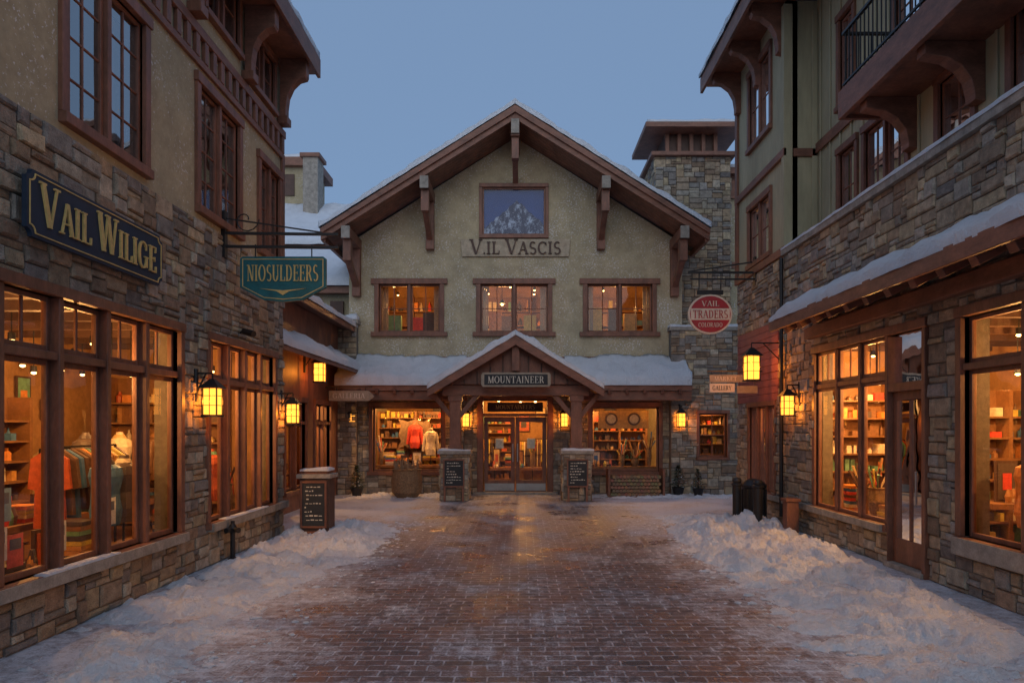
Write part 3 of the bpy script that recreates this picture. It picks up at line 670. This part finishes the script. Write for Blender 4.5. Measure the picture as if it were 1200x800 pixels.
for sg in(-1,1):
    e=pk+sg*hw
    A=[(pk,yf,za),(e,yf,ze),(e,yf,ze-.12),(pk,yf,za-.16)]; wd.prism(A,[(a,20.48,c) for a,b,c in A],WOODH)
    A=[(pk,za+.02),(e+sg*.04,ze+.01),(e+sg*.04,ze-.2),(pk,za-.24)]; wd.prism([(x,yf-.07,z) for x,z in A],[(x,yf-.002,z) for x,z in A],WOODH)
    snowpatch(sn,(pk,yf-.1,za+.03),(e+sg*.05,yf-.1,ze+.02),(e+sg*.05,20.45,ze+.02),(pk,20.45,za+.03),.17,30,14,.03,.8)
wd.sz(XF(18.55),-.04,.0,[(pk-1.9,3.16),(pk+1.9,3.16),(pk,4.2)],WOOD)
for k in range(9):
    x=pk-1.4+k*.35; wd.box(XF(18.55),x-.02,x+.02,.001,.03,3.16,4.15-.61*abs(x-pk),WOODD)
wd.box(WF,px[0]-.35,px[1]+.35,18.66,18.94,2.86,3.14,WOODH)
wd.box(WF,pk-.1,pk+.1,18.3,18.5,3.5,4.2,WOOD)
for x in px:
    wd.box(WF,x-.15,x+.15,18.65,18.95,1.38,2.86,WOOD); wd.box(WF,x-.19,x+.19,18.61,18.99,1.36,1.5,WOOD); wd.box(WF,x-.19,x+.19,18.61,18.99,2.7,2.85,WOOD)
    wd.box(WF,x-.12,x+.12,18.9,20.48,2.9,3.1,WOODH)
    s2=1 if x<0 else -1
    for d in(s2,-s2): wd.beam((x+d*.12,18.8,2.3),(x+d*.62,18.8,2.9),.12,.13,WOOD)
    st.box(WF,x-.37,x+.37,18.43,19.17,0,1.28,MORTAR)
    stones(st,XF(18.43),x-.37,x+.37,0,1.26,unit=.08); stones(st,Frame((x-.37,0),(0,1),(-1,0)),18.43,19.17,0,1.26); stones(st,Frame((x+.37,0),(0,1),(1,0)),18.43,19.17,0,1.26)
    st.box(WF,x-.45,x+.45,18.35,19.25,1.27,1.36,CAP)
    snowpatch(sn,(x-.43,18.37,1.362),(x+.43,18.37,1.362),(x+.43,18.6,1.362),(x-.43,18.6,1.362),.06,10,4,.03)
st.build('stone_walls',E); wd.build('timber_and_stucco',E,bevel=.008); gl.build('glass',E); it.build('interior',E); sn.build('roof_snow',E,smooth=True)
e=empty('entrance_sign'); m=MB(); F=XF(18.1); m.sz(F,-.03,.03,[(-1.0,3.06),(.76,3.06),(.80,3.12),(.80,3.38),(.76,3.44),(-1.0,3.44),(-1.04,3.38),(-1.04,3.12)],GREYW)
m.sz(F,.031,.036,[(-.96,3.11),(.72,3.11),(.72,3.39),(-.96,3.39)],SLATE)
m.build('board',e); m=MB(); text(m,F,'MOUNTAINEER',-.12,3.25,.18,1.5,.037,CREAM,.01); [m.cyl((x,18.1,3.43),(x,18.25,3.6),.01,.01,BLACK,6) for x in(-.8,.56)]; m.build('lettering',e)
for x in(-4.98,-1.62,1.3): lantern(x,20.28,2.22,(x,20.46),1.35,18)
lantern(4.7,19.96,2.22,(4.7,20.19),1.35,18)

def chalk(F,s0,s1,z0,z1,t,e,tilt=0):
    m=MB(); m.box(F,s0,s1,t,t+.03,z0,z1,SLATE); w=.035
    for a,b,c,d in((s0-w,s0,z0-w,z1+w),(s1,s1+w,z0-w,z1+w),(s0,s1,z1,z1+w),(s0,s1,z0-w,z0)): m.box(F,a,b,t-.01,t+.045,c,d,WOOD)
    z=z1-.08; k=0
    while z>z0+.05:
        q=s0+.04+U(0,.04)
        while q<s1-.08:
            w2=U(.02,.07); m.box(F,q,q+w2,t+.03,t+.033,z,z+U(.012,.028),CREAM); q+=w2+.02
            if R()<.12: break
        z-=.075
    m.build('chalkboard',e)
for x in px:
    e=empty('chalkboard_sign'); chalk(XF(18.36),x-.25,x+.25,.42,1.1,.03,e); m=MB(); m.box(XF(18.36),x-.27,x-.22,-.0,.08,.0,.38,WOOD); m.box(XF(18.36),x+.22,x+.27,0,.08,0,.38,WOOD); m.build('legs',e)
e=empty('menu_board_stand'); m=MB(); X0,X1,Y=-4.03,-3.5,12.45
m.box(WF,X0,X1,Y,Y+.42,.08,1.06,WOODD); m.box(WF,X0-.07,X1+.07,Y-.07,Y+.49,.0,.1,WOOD); m.box(WF,X0-.05,X1+.05,Y-.05,Y+.47,1.06,1.14,CAP); m.box(WF,X0+.03,X1-.03,Y+.03,Y+.39,1.14,1.2,WOOD)
m.build('post',e,bevel=.01); chalk(XF(Y),X0+.06,X1-.06,.2,.98,.01,e); s_=MB(); snowpatch(s_,(X0,Y,1.2),(X1,Y,1.2),(X1,Y+.4,1.2),(X0,Y+.4,1.2),.05,8,6,.02); s_.build('snow_cap',e,smooth=True)

e=empty('firewood_basket'); m=MB()
m.lathe(-3.25,19.5,[(.3,0),(.42,.15),(.44,.5),(.40,.75),(.43,.8)],WICK,20)
for k in range(40): 
    a=U(0,6.28); r=U(0,.36); x,y=-3.25+r*math.cos(a),19.5+r*math.sin(a); m.cyl((x,y,.6),(x+U(-.06,.06),y+U(-.06,.06),U(.85,1.08)),.03,.028,GOODS,7,(.25,.16,.09))
m.build('basket',e)
e=empty('firewood_stack'); m=MB()
for r in range(6):
    for k in range(14):
        x=2.62+k*.1+(r%2)*.05; m.cyl((x,19.5,.07+r*.1),(x+U(-.02,.02),19.95,.07+r*.1),.05,U(.04,.05),GOODS,8,(U(.18,.32),U(.11,.19),.08))
m.box(WF,2.5,2.56,19.45,20,0,.8,WOOD); m.box(WF,4.06,4.12,19.45,20,0,.8,WOOD); m.box(WF,2.56,4.06,19.45,20,.0,.02,WOOD)
m.build('logs',e)
def planter(x,y,s=1):
    e=empty('potted_evergreen'); m=MB(); m.lathe(x,y,[(.13*s,0),(.2*s,.28*s),(.22*s,.3*s)],BLACK,14); m.cyl((x,y,.25*s),(x,y,.9*s),.02,.01,WOODD,6)
    for k in range(420):
        h=U(.3,1.0); a=U(0,6.28); r=(1.02-h)*.38*U(.3,1); c=Vector((x+r*math.cos(a)*s,y+r*math.sin(a)*s,h*s)); d=Vector((math.cos(a),math.sin(a),U(-.3,.4)))*.09*s; q=Vector((-math.sin(a),math.cos(a),U(-.3,.3)))*.03*s
        m.poly([c-q,c+d,c+q],PLANT if R()<.85 else SNOW)
    m.build('pot_and_foliage',e)
planter(4.55,19.7,.9); planter(5.1,19.6,.8); planter(-4.7,19.6,.9)

# ------------------------------------------------------------------ stone chimney tower (right of lodge)
E=empty('stone_tower'); st=MB(); wd=MB(); gl=MB(); it=MB(); sn=MB()
T1=XF(20.2); op=[(5.28,6.1,1.1,2.4)]
wall(st,T1,4.45,6.9,0,4.85,.29,op,MORTAR); stones(st,T1,4.45,6.9,0,4.85,op); st.box(T1,4.4,6.95,-.5,.08,4.85,4.95,CAP); snowpatch(sn,(4.42,20.14,4.95),(6.9,20.14,4.95),(6.9,20.7,4.95),(4.42,20.7,4.95),.09,24,5)
window(wd,gl,T1,*op[0],cols=1,mc=2,mr=2,casing=.08)
room(it,T1,4.6,6.8,.3,3.2,-.3,-1.2+.1); shelf(it,T1,5.0,6.6,-1.0,-.75,.8,2.8,.3,1); light('room_lamp',(5.7,20.8,2.6),60,E)
st.box(WF,4.17,6.43,21.02,23,4.96,10.3,MORTAR)
stones(st,XF(21.0),4.15,6.45,4.95,10.3); stones(st,Frame((4.15,0),(0,1),(-1,0)),21,23,6,10.3); stones(st,Frame((6.45,0),(0,1),(1,0)),21,23,4.95,10.3)
wd.box(WF,4.0,6.6,20.85,23.15,10.3,10.42,WOODH); wd.box(WF,4.5,6.15,21.3,22.8,10.42,11.1,WOODD)
for k in range(5): wd.box(WF,4.5+k*.375,4.62+k*.375,21.2,21.3,10.42,11.1,WOOD)
A=[(3.8,20.7),(6.8,20.7),(6.8,23.3),(3.8,23.3)]; B=[(4.4,21.3),(6.2,21.3),(6.2,22.7),(4.4,22.7)]
wd.box(WF,3.8,6.8,20.7,23.3,11.1,11.25,WOODH); wd.prism([(x,y,11.251) for x,y in A],[(x,y,11.5) for x,y in B],SHINGLE); snowpatch(sn,(3.85,20.72,11.26),(6.75,20.72,11.26),(6.2,22,11.5),(4.4,22,11.5),.1,20,5)
T2=XF(20.2); 
st.box(WF,-5.98,-4.87,20.21,20.9,0,5.05,MORTAR); stones(st,T2,-6.0,-4.85,0,5.05,t=.0)
st.box(WF,-6.05,-4.8,20.1,20.95,5.05,5.17,CAP); snowpatch(sn,(-6,20.12,5.17),(-4.82,20.12,5.17),(-4.82,20.48,5.17),(-6,20.48,5.17),.14,16,5)
st.build('stonework',E); wd.build('timber_cupola',E,bevel=.006); gl.build('glass',E); it.build('interior',E); sn.build('snow_cap',E,smooth=True)
E=empty('background_building'); m=MB(); s_=MB()
m.box(WF,6.5,12,21.6,30,0,9.9,STUCCO); m.box(WF,6.46,12,21.5,21.6,9.2,9.9,WOODH); m.box(WF,6.46,12,21.55,21.6,7.0,7.2,WOODH); m.box(WF,6.3,12,21.3,30,9.9,10.1,WOODH); snowpatch(s_,(6.3,21.3,10.1),(12,21.3,10.1),(12,26,10.1),(6.3,26,10.1),.12,20,6)
m.build('walls',E); s_.build('roof_snow',E)
E=empty('background_house'); m=MB(); s_=MB()
m.box(WF,-14,-5.6,25.5,33,0,8.6,STUCCO)
m.prism([(-14.2,24.8,8.6),(-5.0,24.8,8.6),(-5.0,29,11.3),(-14.2,29,11.3)],[(-14.2,24.8,8.3),(-5.0,24.8,8.3),(-5.0,29,8.5),(-14.2,29,8.5)],WOODH)
snowpatch(s_,(-14.2,24.7,8.62),(-4.9,24.7,8.62),(-6.1,29,11.32),(-14.2,29,11.32),.2,50,16,.08)
m.box(WF,-11.6,-8.9,29,31,10.5,13.0,STUCCO2); m.box(WF,-11.9,-8.6,28.7,31.3,13.0,13.35,WOODH); m.box(WF,-10.6,-9.6,28.93,29,11.8,12.7,WOODD)
m.box(WF,-8.8,-8.2,27.6,28.4,10,12.9,CAP); m.box(WF,-8.9,-8.1,27.5,28.5,12.9,13.05,WOODH)
snowpatch(s_,(-11.9,28.7,13.35),(-8.6,28.7,13.35),(-8.9,31,13.35),(-11.6,31,13.35),.2,16,6)
m.build('walls',E); s_.build('roof_snow',E,smooth=True)
E=empty('connecting_gallery'); m=MB(); s_=MB()
m.box(WF,-9,-5.2,21.3,24,0,6.3,STUCCO); m.prism([(-9,20.9,6.3),(-5.0,20.9,6.3),(-5.0,23.5,8.0),(-9,23.5,8.0)],[(-9,20.9,6.1),(-5.0,20.9,6.1),(-5.0,23.5,6.2),(-9,23.5,6.2)],WOODH)
snowpatch(s_,(-9,20.8,6.32),(-5.0,20.8,6.32),(-5.0,23.5,8.02),(-9,23.5,8.02),.18,30,12)
m.box(WF,-5.9,-5.5,21.15,21.3,5.2,5.9,WOODD)
m.build('walls',E); s_.build('roof_snow',E,smooth=True)
E=empty('unseen_glow_blocker'); m=MB(); gl=MB(); s_=MB(); BF=Frame((0,-26),(1,0),(0,1))  # unseen building added behind the camera to block low sky glow and reflections
ops=[(-12+3*k,-10.4+3*k,z,z+1.5) for k in range(8) for z in(1.0,4.6)]
wall(m,BF,-14,14,0,7.5,.3,ops,STUCCO2); m.box(BF,-14,14,-.9,-.8,0,7.5,INT)
for o in ops: window(m,gl,BF,*o,cols=2,mr=2)
m.tz(BF,-15,15,[(.9,7.3),(.9,7.5),(-6,11),(-6,10.7)],WOODH); snowpatch(s_,BF.p(-15,.9,7.52),BF.p(15,.9,7.52),BF.p(15,-6,11.02),BF.p(-15,-6,11.02),.15,60,8)
m.build('walls',E); gl.build('glass',E); s_.build('roof_snow',E,smooth=True)

# ------------------------------------------------------------------ right building
E=empty('balcony_shop_building'); st=MB(); wd=MB(); gl=MB(); it=MB(); sn=MB()
lo2=[(4.2,8.22,.68,3.32),(8.92,9.86,.05,3.32),(9.86,12.35,.58,3.32),(14.3,15.9,.6,2.45)]
wall(st,RF,2.5,16.8,0,5.45,.3,lo2,MORTAR)
stones(st,RF,2.5,16.8,0,5.45,lo2+[(14.1,16.7,2.56,4.2)])
for a,b in((2.5,8.3),(9.95,16.8)): st.box(RF,a,b,-.05,.12,.47,.575 if a>9 else .675,CAP)
st.box(RF,2.5,13.8,-.35,.09,5.45,5.56,CAP)
snowpatch(sn,RF.p(2.5,.1,5.56),RF.p(13.8,.1,5.56),RF.p(13.8,-.3,5.56),RF.p(2.5,-.3,5.56),.06,80,5,.02)
q=2.56
while q<4.15: wd.box(RF,14.1,16.7,.0,.03+.012*(int(q*10)%2),q,q+.145,REDSID); q+=.15
window(wd,gl,RF,4.2,8.22,.68,3.32,cols=4,transom=2.72,casing=.1,proud=.06,rec=-.08)
window(wd,gl,RF,9.96,12.35,.58,3.32,cols=3,transom=2.72,tcols=2,casing=.1,proud=.04,rec=-.05)
window(wd,gl,RF,14.3,15.9,.6,2.45,cols=3,casing=.09,rec=-.05)
wd.box(RF,8.92,9.0,-.15,.07,.0,3.3,WOOD)
wd.box(RF,9.0,9.84,-.15,.06,2.5,2.62,WOOD); wd.box(RF,9.84,9.858,-.15,.065,0,3.3,WOOD); wd.box(RF,8.92,9.86,-.1,.069,3.32,3.44,WOOD)
for a,b in((9.0,9.1),(9.74,9.84)): wd.box(RF,a,b,-.07,-.02,.08,2.5,WOOD)
wd.box(RF,9.1,9.74,-.07,-.022,.08,.42,WOOD); wd.box(RF,9.1,9.74,-.07,-.022,2.38,2.5,WOOD); wd.box(RF,9.40,9.44,-.07,-.022,.42,2.38,WOOD)
wd.beam(RF.p(9.2,.02,.95),RF.p(9.2,.02,1.4),.03,.03,STEEL); wd.box(RF,8.95,9.9,-.2,.1,.0,.07,CAP)
gl.poly([RF.p(9.0,-.045,.4),RF.p(9.84,-.045,.4),RF.p(9.84,-.045,3.32),RF.p(9.0,-.045,3.32)],GLASS)
room(it,RF,3.0,13.4,.05,3.6,-.31,-3.6,dots=50); backwall(it,RF,3.2,13.2,-3.58,.05,2.8); F2=Frame((5.35,13.38),(-1,0),(0,-1)); shelf(it,F2,-3.1,-.4,0,.3,.05,2.9,.34,1)
F2=Frame((5.35,11.3),(-1,0),(0,-1)); shelf(it,F2,-3.4,-1.7,0,.3,.05,2.6,.34,1); F2=Frame((5.35,9.9),(-1,0),(0,-1)); display(it,F2,-3.4,-1.5,0,.8)
display(it,RF,4.2,8.4,-.35,.45); display(it,RF,10.0,12.6,-.35,.45); rack(it,RF,6.0,7.4,-1.3,1.8)
for x,y,p in((6.1,5.5,0),(6.9,6.9,120),(6.1,8.2,90),(7.5,9.4,170),(6.2,10.5,150),(6.3,12.3,190)): pendant(it,x,y,3.6,2.8,E,p)
room(it,RF,13.6,16.6,.05,3.0,-.31,-2.5); shelf(it,RF,13.7,16.5,-1.3,-1.0,.2,2.6); F2=Frame((5.35,16.5),(-1,0),(0,-1)); shelf(it,F2,-1.2,-.33,0,.25,.05,2.6,.34,1); pendant(it,5.95,15.2,3.0,2.3,E,110)
wd.tz(RF,3.5,12.4,[(.0,4.3),(.78,3.88),(.78,3.80),(.0,4.18)],WOODH); wd.box(RF,3.5,12.42,.78,.83,3.72,3.92,WOODH)
snowpatch(sn,RF.p(3.5,.0,4.32),RF.p(12.4,.0,4.32),RF.p(12.4,.84,3.90),RF.p(3.5,.84,3.90),.15,140,7,.03,.8)
q=3.7
while q<12.4: wd.beam(RF.p(q,.04,4.08),RF.p(q,.72,3.72),.13,.17,WOODH); q+=.55
wd.box(RF,3.5,12.4,.06,.2,3.58,3.78,WOODH)
up=[(12.2,12.8,5.75,7.1),(10.6,11.85,5.85,7.1),(9.05,9.75,5.85,6.9),(7.0,8.3,5.9,7.1),(12.3,12.8,8.0,9.6),(10.2,10.9,7.9,9.3)]
wall(wd,R2,2.5,13.8,5.2,10.9,.25,up,BOARD)
for o in up: window(wd,gl,R2,*o,cols=2 if o[1]-o[0]>.9 else 1,mc=2,mr=2,casing=.1,glass=GLASSD,proud=.05,rec=-.05)
q=2.7
while q<13.7:
    blk=sorted([(o[2]-.12,o[3]+.14) for o in up if o[0]-.14<q<o[1]+.14]); z=5.2
    for a,b in blk+[(10.9,11)]:
        if a>z: wd.box(R2,q-.025,q+.025,.003,.03,z,min(a,10.9),BOARD)
        z=max(z,b)
    q+=.42
wd.box(R2,10.98,13.8,.031,.06,7.5,7.7,WOODH)
wall(wd,RF,13.8,16.8,5.45,10.6,.25,[(14.6,15.9,8.45,10.1),(14.6,15.9,5.75,7.0)],BOARD)
for o in((14.6,15.9,8.45,10.1),(14.6,15.9,5.75,7.0)): window(wd,gl,RF,*o,cols=2,mc=1,mr=2,casing=.11,glass=GLASSD,proud=.05,rec=-.05)
wd.poly([(5.35,13.8,5.45),(6.0,13.8,5.45),(6.0,13.8,10.6),(5.35,13.8,10.6)],BOARD)
for z in(7.45,5.47): wd.box(RF,13.72,16.86,.003,.07,z,z+.16,WOODH)
wd.box(RF,13.72,13.86,-.12,.06,5.64,10.5,BOARD); wd.box(RF,16.7,16.86,.003,.06,5.64,10.5,WOOD)
wd.box(XF(13.8),5.5,5.98,.003,.05,7.45,7.61,WOODH); wd.box(XF(13.8),5.88,5.99,.003,.05,5.6,10.4,BOARD)
wd.tz(RF,2.0,17.3,[(-3,12.2),(.72,10.75),(.72,10.6),(-.2,10.6),(-3,11.2)],WOODH); wd.box(RF,2,17.33,.72,.79,10.45,10.82,WOODH)
snowpatch(sn,RF.p(2,.84,10.83),RF.p(17.3,.84,10.83),RF.p(17.3,-3,12.25),RF.p(2,-3,12.25),.14,60,6)
for s in(13.95,15.3,16.65):
    arc=[(.0,9.6),(.12,9.62)]+[(.12+.5*(1-math.cos(a)),9.75+.6*math.sin(a)) for a in (0,.4,.8,1.2,1.57)]+[(.66,10.4),(.66,10.595),(0,10.595)]
    wd.tz(RF,s-.09,s+.09,arc,WOODH)
wd.box(R2,4.5,10.9,.0,.82,6.98,7.1,WOODH); wd.box(R2,4.5,10.9,.82,.9,6.92,7.36,WOODH); wd.box(R2,10.9,10.97,.0,.9,6.92,7.36,WOODH); wd.box(R2,4.5,10.9,.0,.8,7.2,7.28,WOODH)
for s in(5.6,7.3,8.9,10.4):
    arc=[(.0,6.2),(.14,6.22)]+[(.14+.55*(1-math.cos(a)),6.3+.5*math.sin(a)) for a in (0,.4,.8,1.2,1.57)]+[(.78,6.82),(.78,6.975),(0,6.975)]
    wd.tz(R2,s-.1,s+.1,arc,WOODH)
bl=MB(); q=4.6
while q<10.9: bl.cyl(R2.p(q,.84,7.36),R2.p(q,.84,8.25),.012,.012,BLACK,6); q+=.12
for t_ in [.1*k for k in range(9)]: bl.cyl(R2.p(10.9,t_,7.36),R2.p(10.9,t_,8.25),.012,.012,BLACK,6)
bl.beam(R2.p(4.6,.84,8.27),R2.p(10.92,.84,8.27),.05,.04,BLACK); bl.beam(R2.p(4.6,.84,7.46),R2.p(10.92,.84,7.46),.03,.03,BLACK); bl.beam(R2.p(10.9,0,8.27),R2.p(10.9,.84,8.27),.05,.04,BLACK)
bl.build('balcony_railing',E)
room(it,R2,2.8,13.6,5.3,7.4,-.26,-2.5,INTD,INTD); room(it,R2,2.8,13.6,7.6,10.4,-.26,-2.5,INTD,INTD); room(it,RF,13.9,16.7,5.5,10.4,-.26,-.0-2,INTD,INTD)
for F_,o in [(R2,u) for u in up]+[(RF,(14.6,15.9,8.45,10.1)),(RF,(14.6,15.9,5.75,7.0))]:
    for k in range(4): it.box(F_,o[1]-k*.06-.045,o[1]-k*.06,-.30,-.27-.02*(k%2),o[2],o[3],CURT)
wd.cyl(RF.p(13.75,.1,.2),RF.p(13.75,.1,5.4),.04,.04,BLACK,8)
st.build('stone_walls',E); wd.build('timber_and_boards',E,bevel=.006); gl.build('glass',E); it.build('shop_interior',E); sn.build('snow_on_ledges',E,smooth=True)
lantern(5.08,13.0,2.42,(5.32,13.0),1.3,20); lantern(4.72,13.95,3.22,(5.32,13.95),1.7,28,'hanging_lantern')

E=empty('round_hanging_sign'); m=MB(); F=XF(15.5)
def oval(rx,rz,n=28,cx=4.3,cz=4.55): return [(cx+rx*math.cos(6.2832*k/n),cz+rz*math.sin(6.2832*k/n)) for k in range(n)]
m.sz(F,-.03,.03,oval(.5,.45),CREAM); m.sz(F,.031,.037,oval(.46,.41),REDS); m.sz(F,.0375,.042,[(3.86,4.42),(4.74,4.42),(4.74,4.68),(3.86,4.68)],CREAM)
text(m,F,'TRADERS',4.3,4.55,.18,.8,.043,REDS,.008); text(m,F,'VAIL',4.3,4.79,.12,.4,.038,CREAM,.008); text(m,F,'COLORADO',4.3,4.31,.1,.55,.038,CREAM,.008)
m.box(F,4.0,4.6,-.02,.02,5.0,5.1,BLACK); m.build('board',E); m=MB()
m.beam((5.35,15.5,5.5),(3.8,15.5,5.5),.045,.045,BLACK); m.beam((5.35,15.5,5.75),(3.8,15.5,5.52),.03,.03,BLACK); m.beam((5.35,15.5,5.35),(3.85,15.5,5.35),.035,.035,BLACK); m.box(F,5.3,5.345,-.06,.06,5.2,5.85,BLACK)
for x in(4.05,4.55): m.cyl((x,15.5,5.0),(x,15.5,5.5),.01,.01,BLACK,6)
for k in range(8): m.cyl((3.9+k*.17,15.5,5.35),(3.9+k*.17,15.5,5.5),.008,.008,BLACK,5)
m.build('iron_bracket',E)
E=empty('small_hanging_sign'); m=MB(); F=XF(15.0)
for z0,z1,x0,x1,mt in((2.98,3.14,4.15,4.95,GREYW),(2.76,2.95,4.15,4.7,CREAM),(2.74,2.9,4.75,5.2,GREYW)): m.box(F,x0,x1,-.02,.02,z0,z1,mt)
text(m,F,'GALLERY',4.42,2.855,.1,.42,.021,SLATE,.006); text(m,F,'MARKET',4.5,3.06,.09,.5,.021,CREAM,.006)
m.beam((5.35,15,3.22),(4.1,15,3.22),.025,.025,BLACK); [m.cyl((x,15,2.9),(x,15,3.22),.008,.008,BLACK,5) for x in(4.2,4.65,4.8,5.15)]
m.build('boards_and_bracket',E)
E=empty('wooden_arrow_sign'); m=MB(); F=XF(18.9)
m.sz(F,-.02,.02,[(-5.3,2.72),(-4.2,2.72),(-4.05,2.84),(-4.2,3.0),(-5.3,3.0)],GREYW); text(m,F,'GALLERIA',-4.75,2.86,.14,.9,.021,CREAM,.008); m.beam((-5.4,18.9,3.1),(-4.1,18.9,3.1),.03,.03,BLACK); [m.cyl((x,18.9,2.98),(x,18.9,3.1),.01,.01,BLACK,5) for x in(-5.1,-4.3)]
m.build('board',E)

def bollard(x,y,h=1.0,r=.085):
    m=MB(); m.lathe(x,y,[(r*1.6,0),(r*1.6,.05),(r*1.1,.09),(r,.12),(r,h-.16),(r*1.25,h-.15),(r*1.25,h-.12),(r*.95,h-.1),(r*1.1,h-.06),(r*.8,h-.01),(.01,h)],BLACK,18); m.build('bollard',smooth=False)
bollard(4.28,13.5); bollard(4.52,13.0,1.0)
E=empty('litter_bin'); m=MB(); m.lathe(4.75,13.9,[(.2,0),(.23,.08),(.23,.75),(.25,.78),(.25,.82),(.15,.92),(.05,.95)],BLACK,18)
for k in range(18): a=k*.349; m.box(WF,4.75+.235*math.cos(a)-.012,4.75+.235*math.cos(a)+.012,13.9+.235*math.sin(a)-.012,13.9+.235*math.sin(a)+.012,.1,.74,BLACK)
m.build('slatted_body',E)
m=MB(); m.box(WF,4.9,5.12,12.55,12.77,0,.62,WOOD); m.box(WF,4.87,5.15,12.52,12.8,.62,.68,WOOD); m.build('wooden_post',bevel=.01)
m=MB(); m.lathe(-4.3,10.2,[(.07,0),(.07,.04),(.035,.06),(.035,.42),(.06,.44),(.06,.5),(.03,.56),(.03,.6)],BLACK,14); m.cyl((-4.3,10.2,.47),(-4.18,10.12,.47),.035,.04,BLACK,12); m.cyl((-4.3,10.2,.47),(-4.34,10.06,.47),.035,.04,BLACK,12); m.build('standpipe')

# ------------------------------------------------------------------ world, sun, camera
w=bpy.data.worlds.new('World'); scene.world=w; w.use_nodes=True; nt=w.node_tree; nt.nodes.clear()
out=nt.nodes.new('ShaderNodeOutputWorld'); bg=nt.nodes.new('ShaderNodeBackground'); sky=nt.nodes.new('ShaderNodeTexSky')
sky.sky_type='NISHITA'; sky.sun_disc=False; sky.sun_elevation=math.radians(6); sky.sun_rotation=math.radians(180); sky.ozone_density=3.0; sky.dust_density=.5; sky.air_density=1.0
mx=nt.nodes.new('ShaderNodeMix'); mx.data_type='RGBA'; mx.inputs[0].default_value=.74; mx.inputs[7].default_value=(2.35,3.55,5.7,1)   # thin high haze veil over the sky
nt.links.new(sky.outputs[0],mx.inputs[6])
bg.inputs[1].default_value=.10
nt.links.new(mx.outputs[2],bg.inputs[0]); nt.links.new(bg.outputs[0],out.inputs[0])
s=bpy.data.lights.new('sun','SUN'); s.energy=.95; s.angle=math.radians(60); s.color=(.98,.95,.92); so=bpy.data.objects.new('sun',s); scene.collection.objects.link(so)
d=Vector((0,math.cos(math.radians(22)),-math.sin(math.radians(22)))); so.rotation_euler=d.to_track_quat('-Z','Y').to_euler()
cam=bpy.data.cameras.new('camera'); co=bpy.data.objects.new('camera',cam); scene.collection.objects.link(co); scene.camera=co
co.location=(0,0,2.0); co.rotation_euler=(math.radians(90),0,0); cam.sensor_width=36; cam.lens=24; cam.shift_x=-10/1200; cam.shift_y=100/1200; cam.clip_end=2000; cam.clip_start=.05
scene.view_settings.view_transform='Standard'; scene.view_settings.look='None'; scene.view_settings.exposure=0
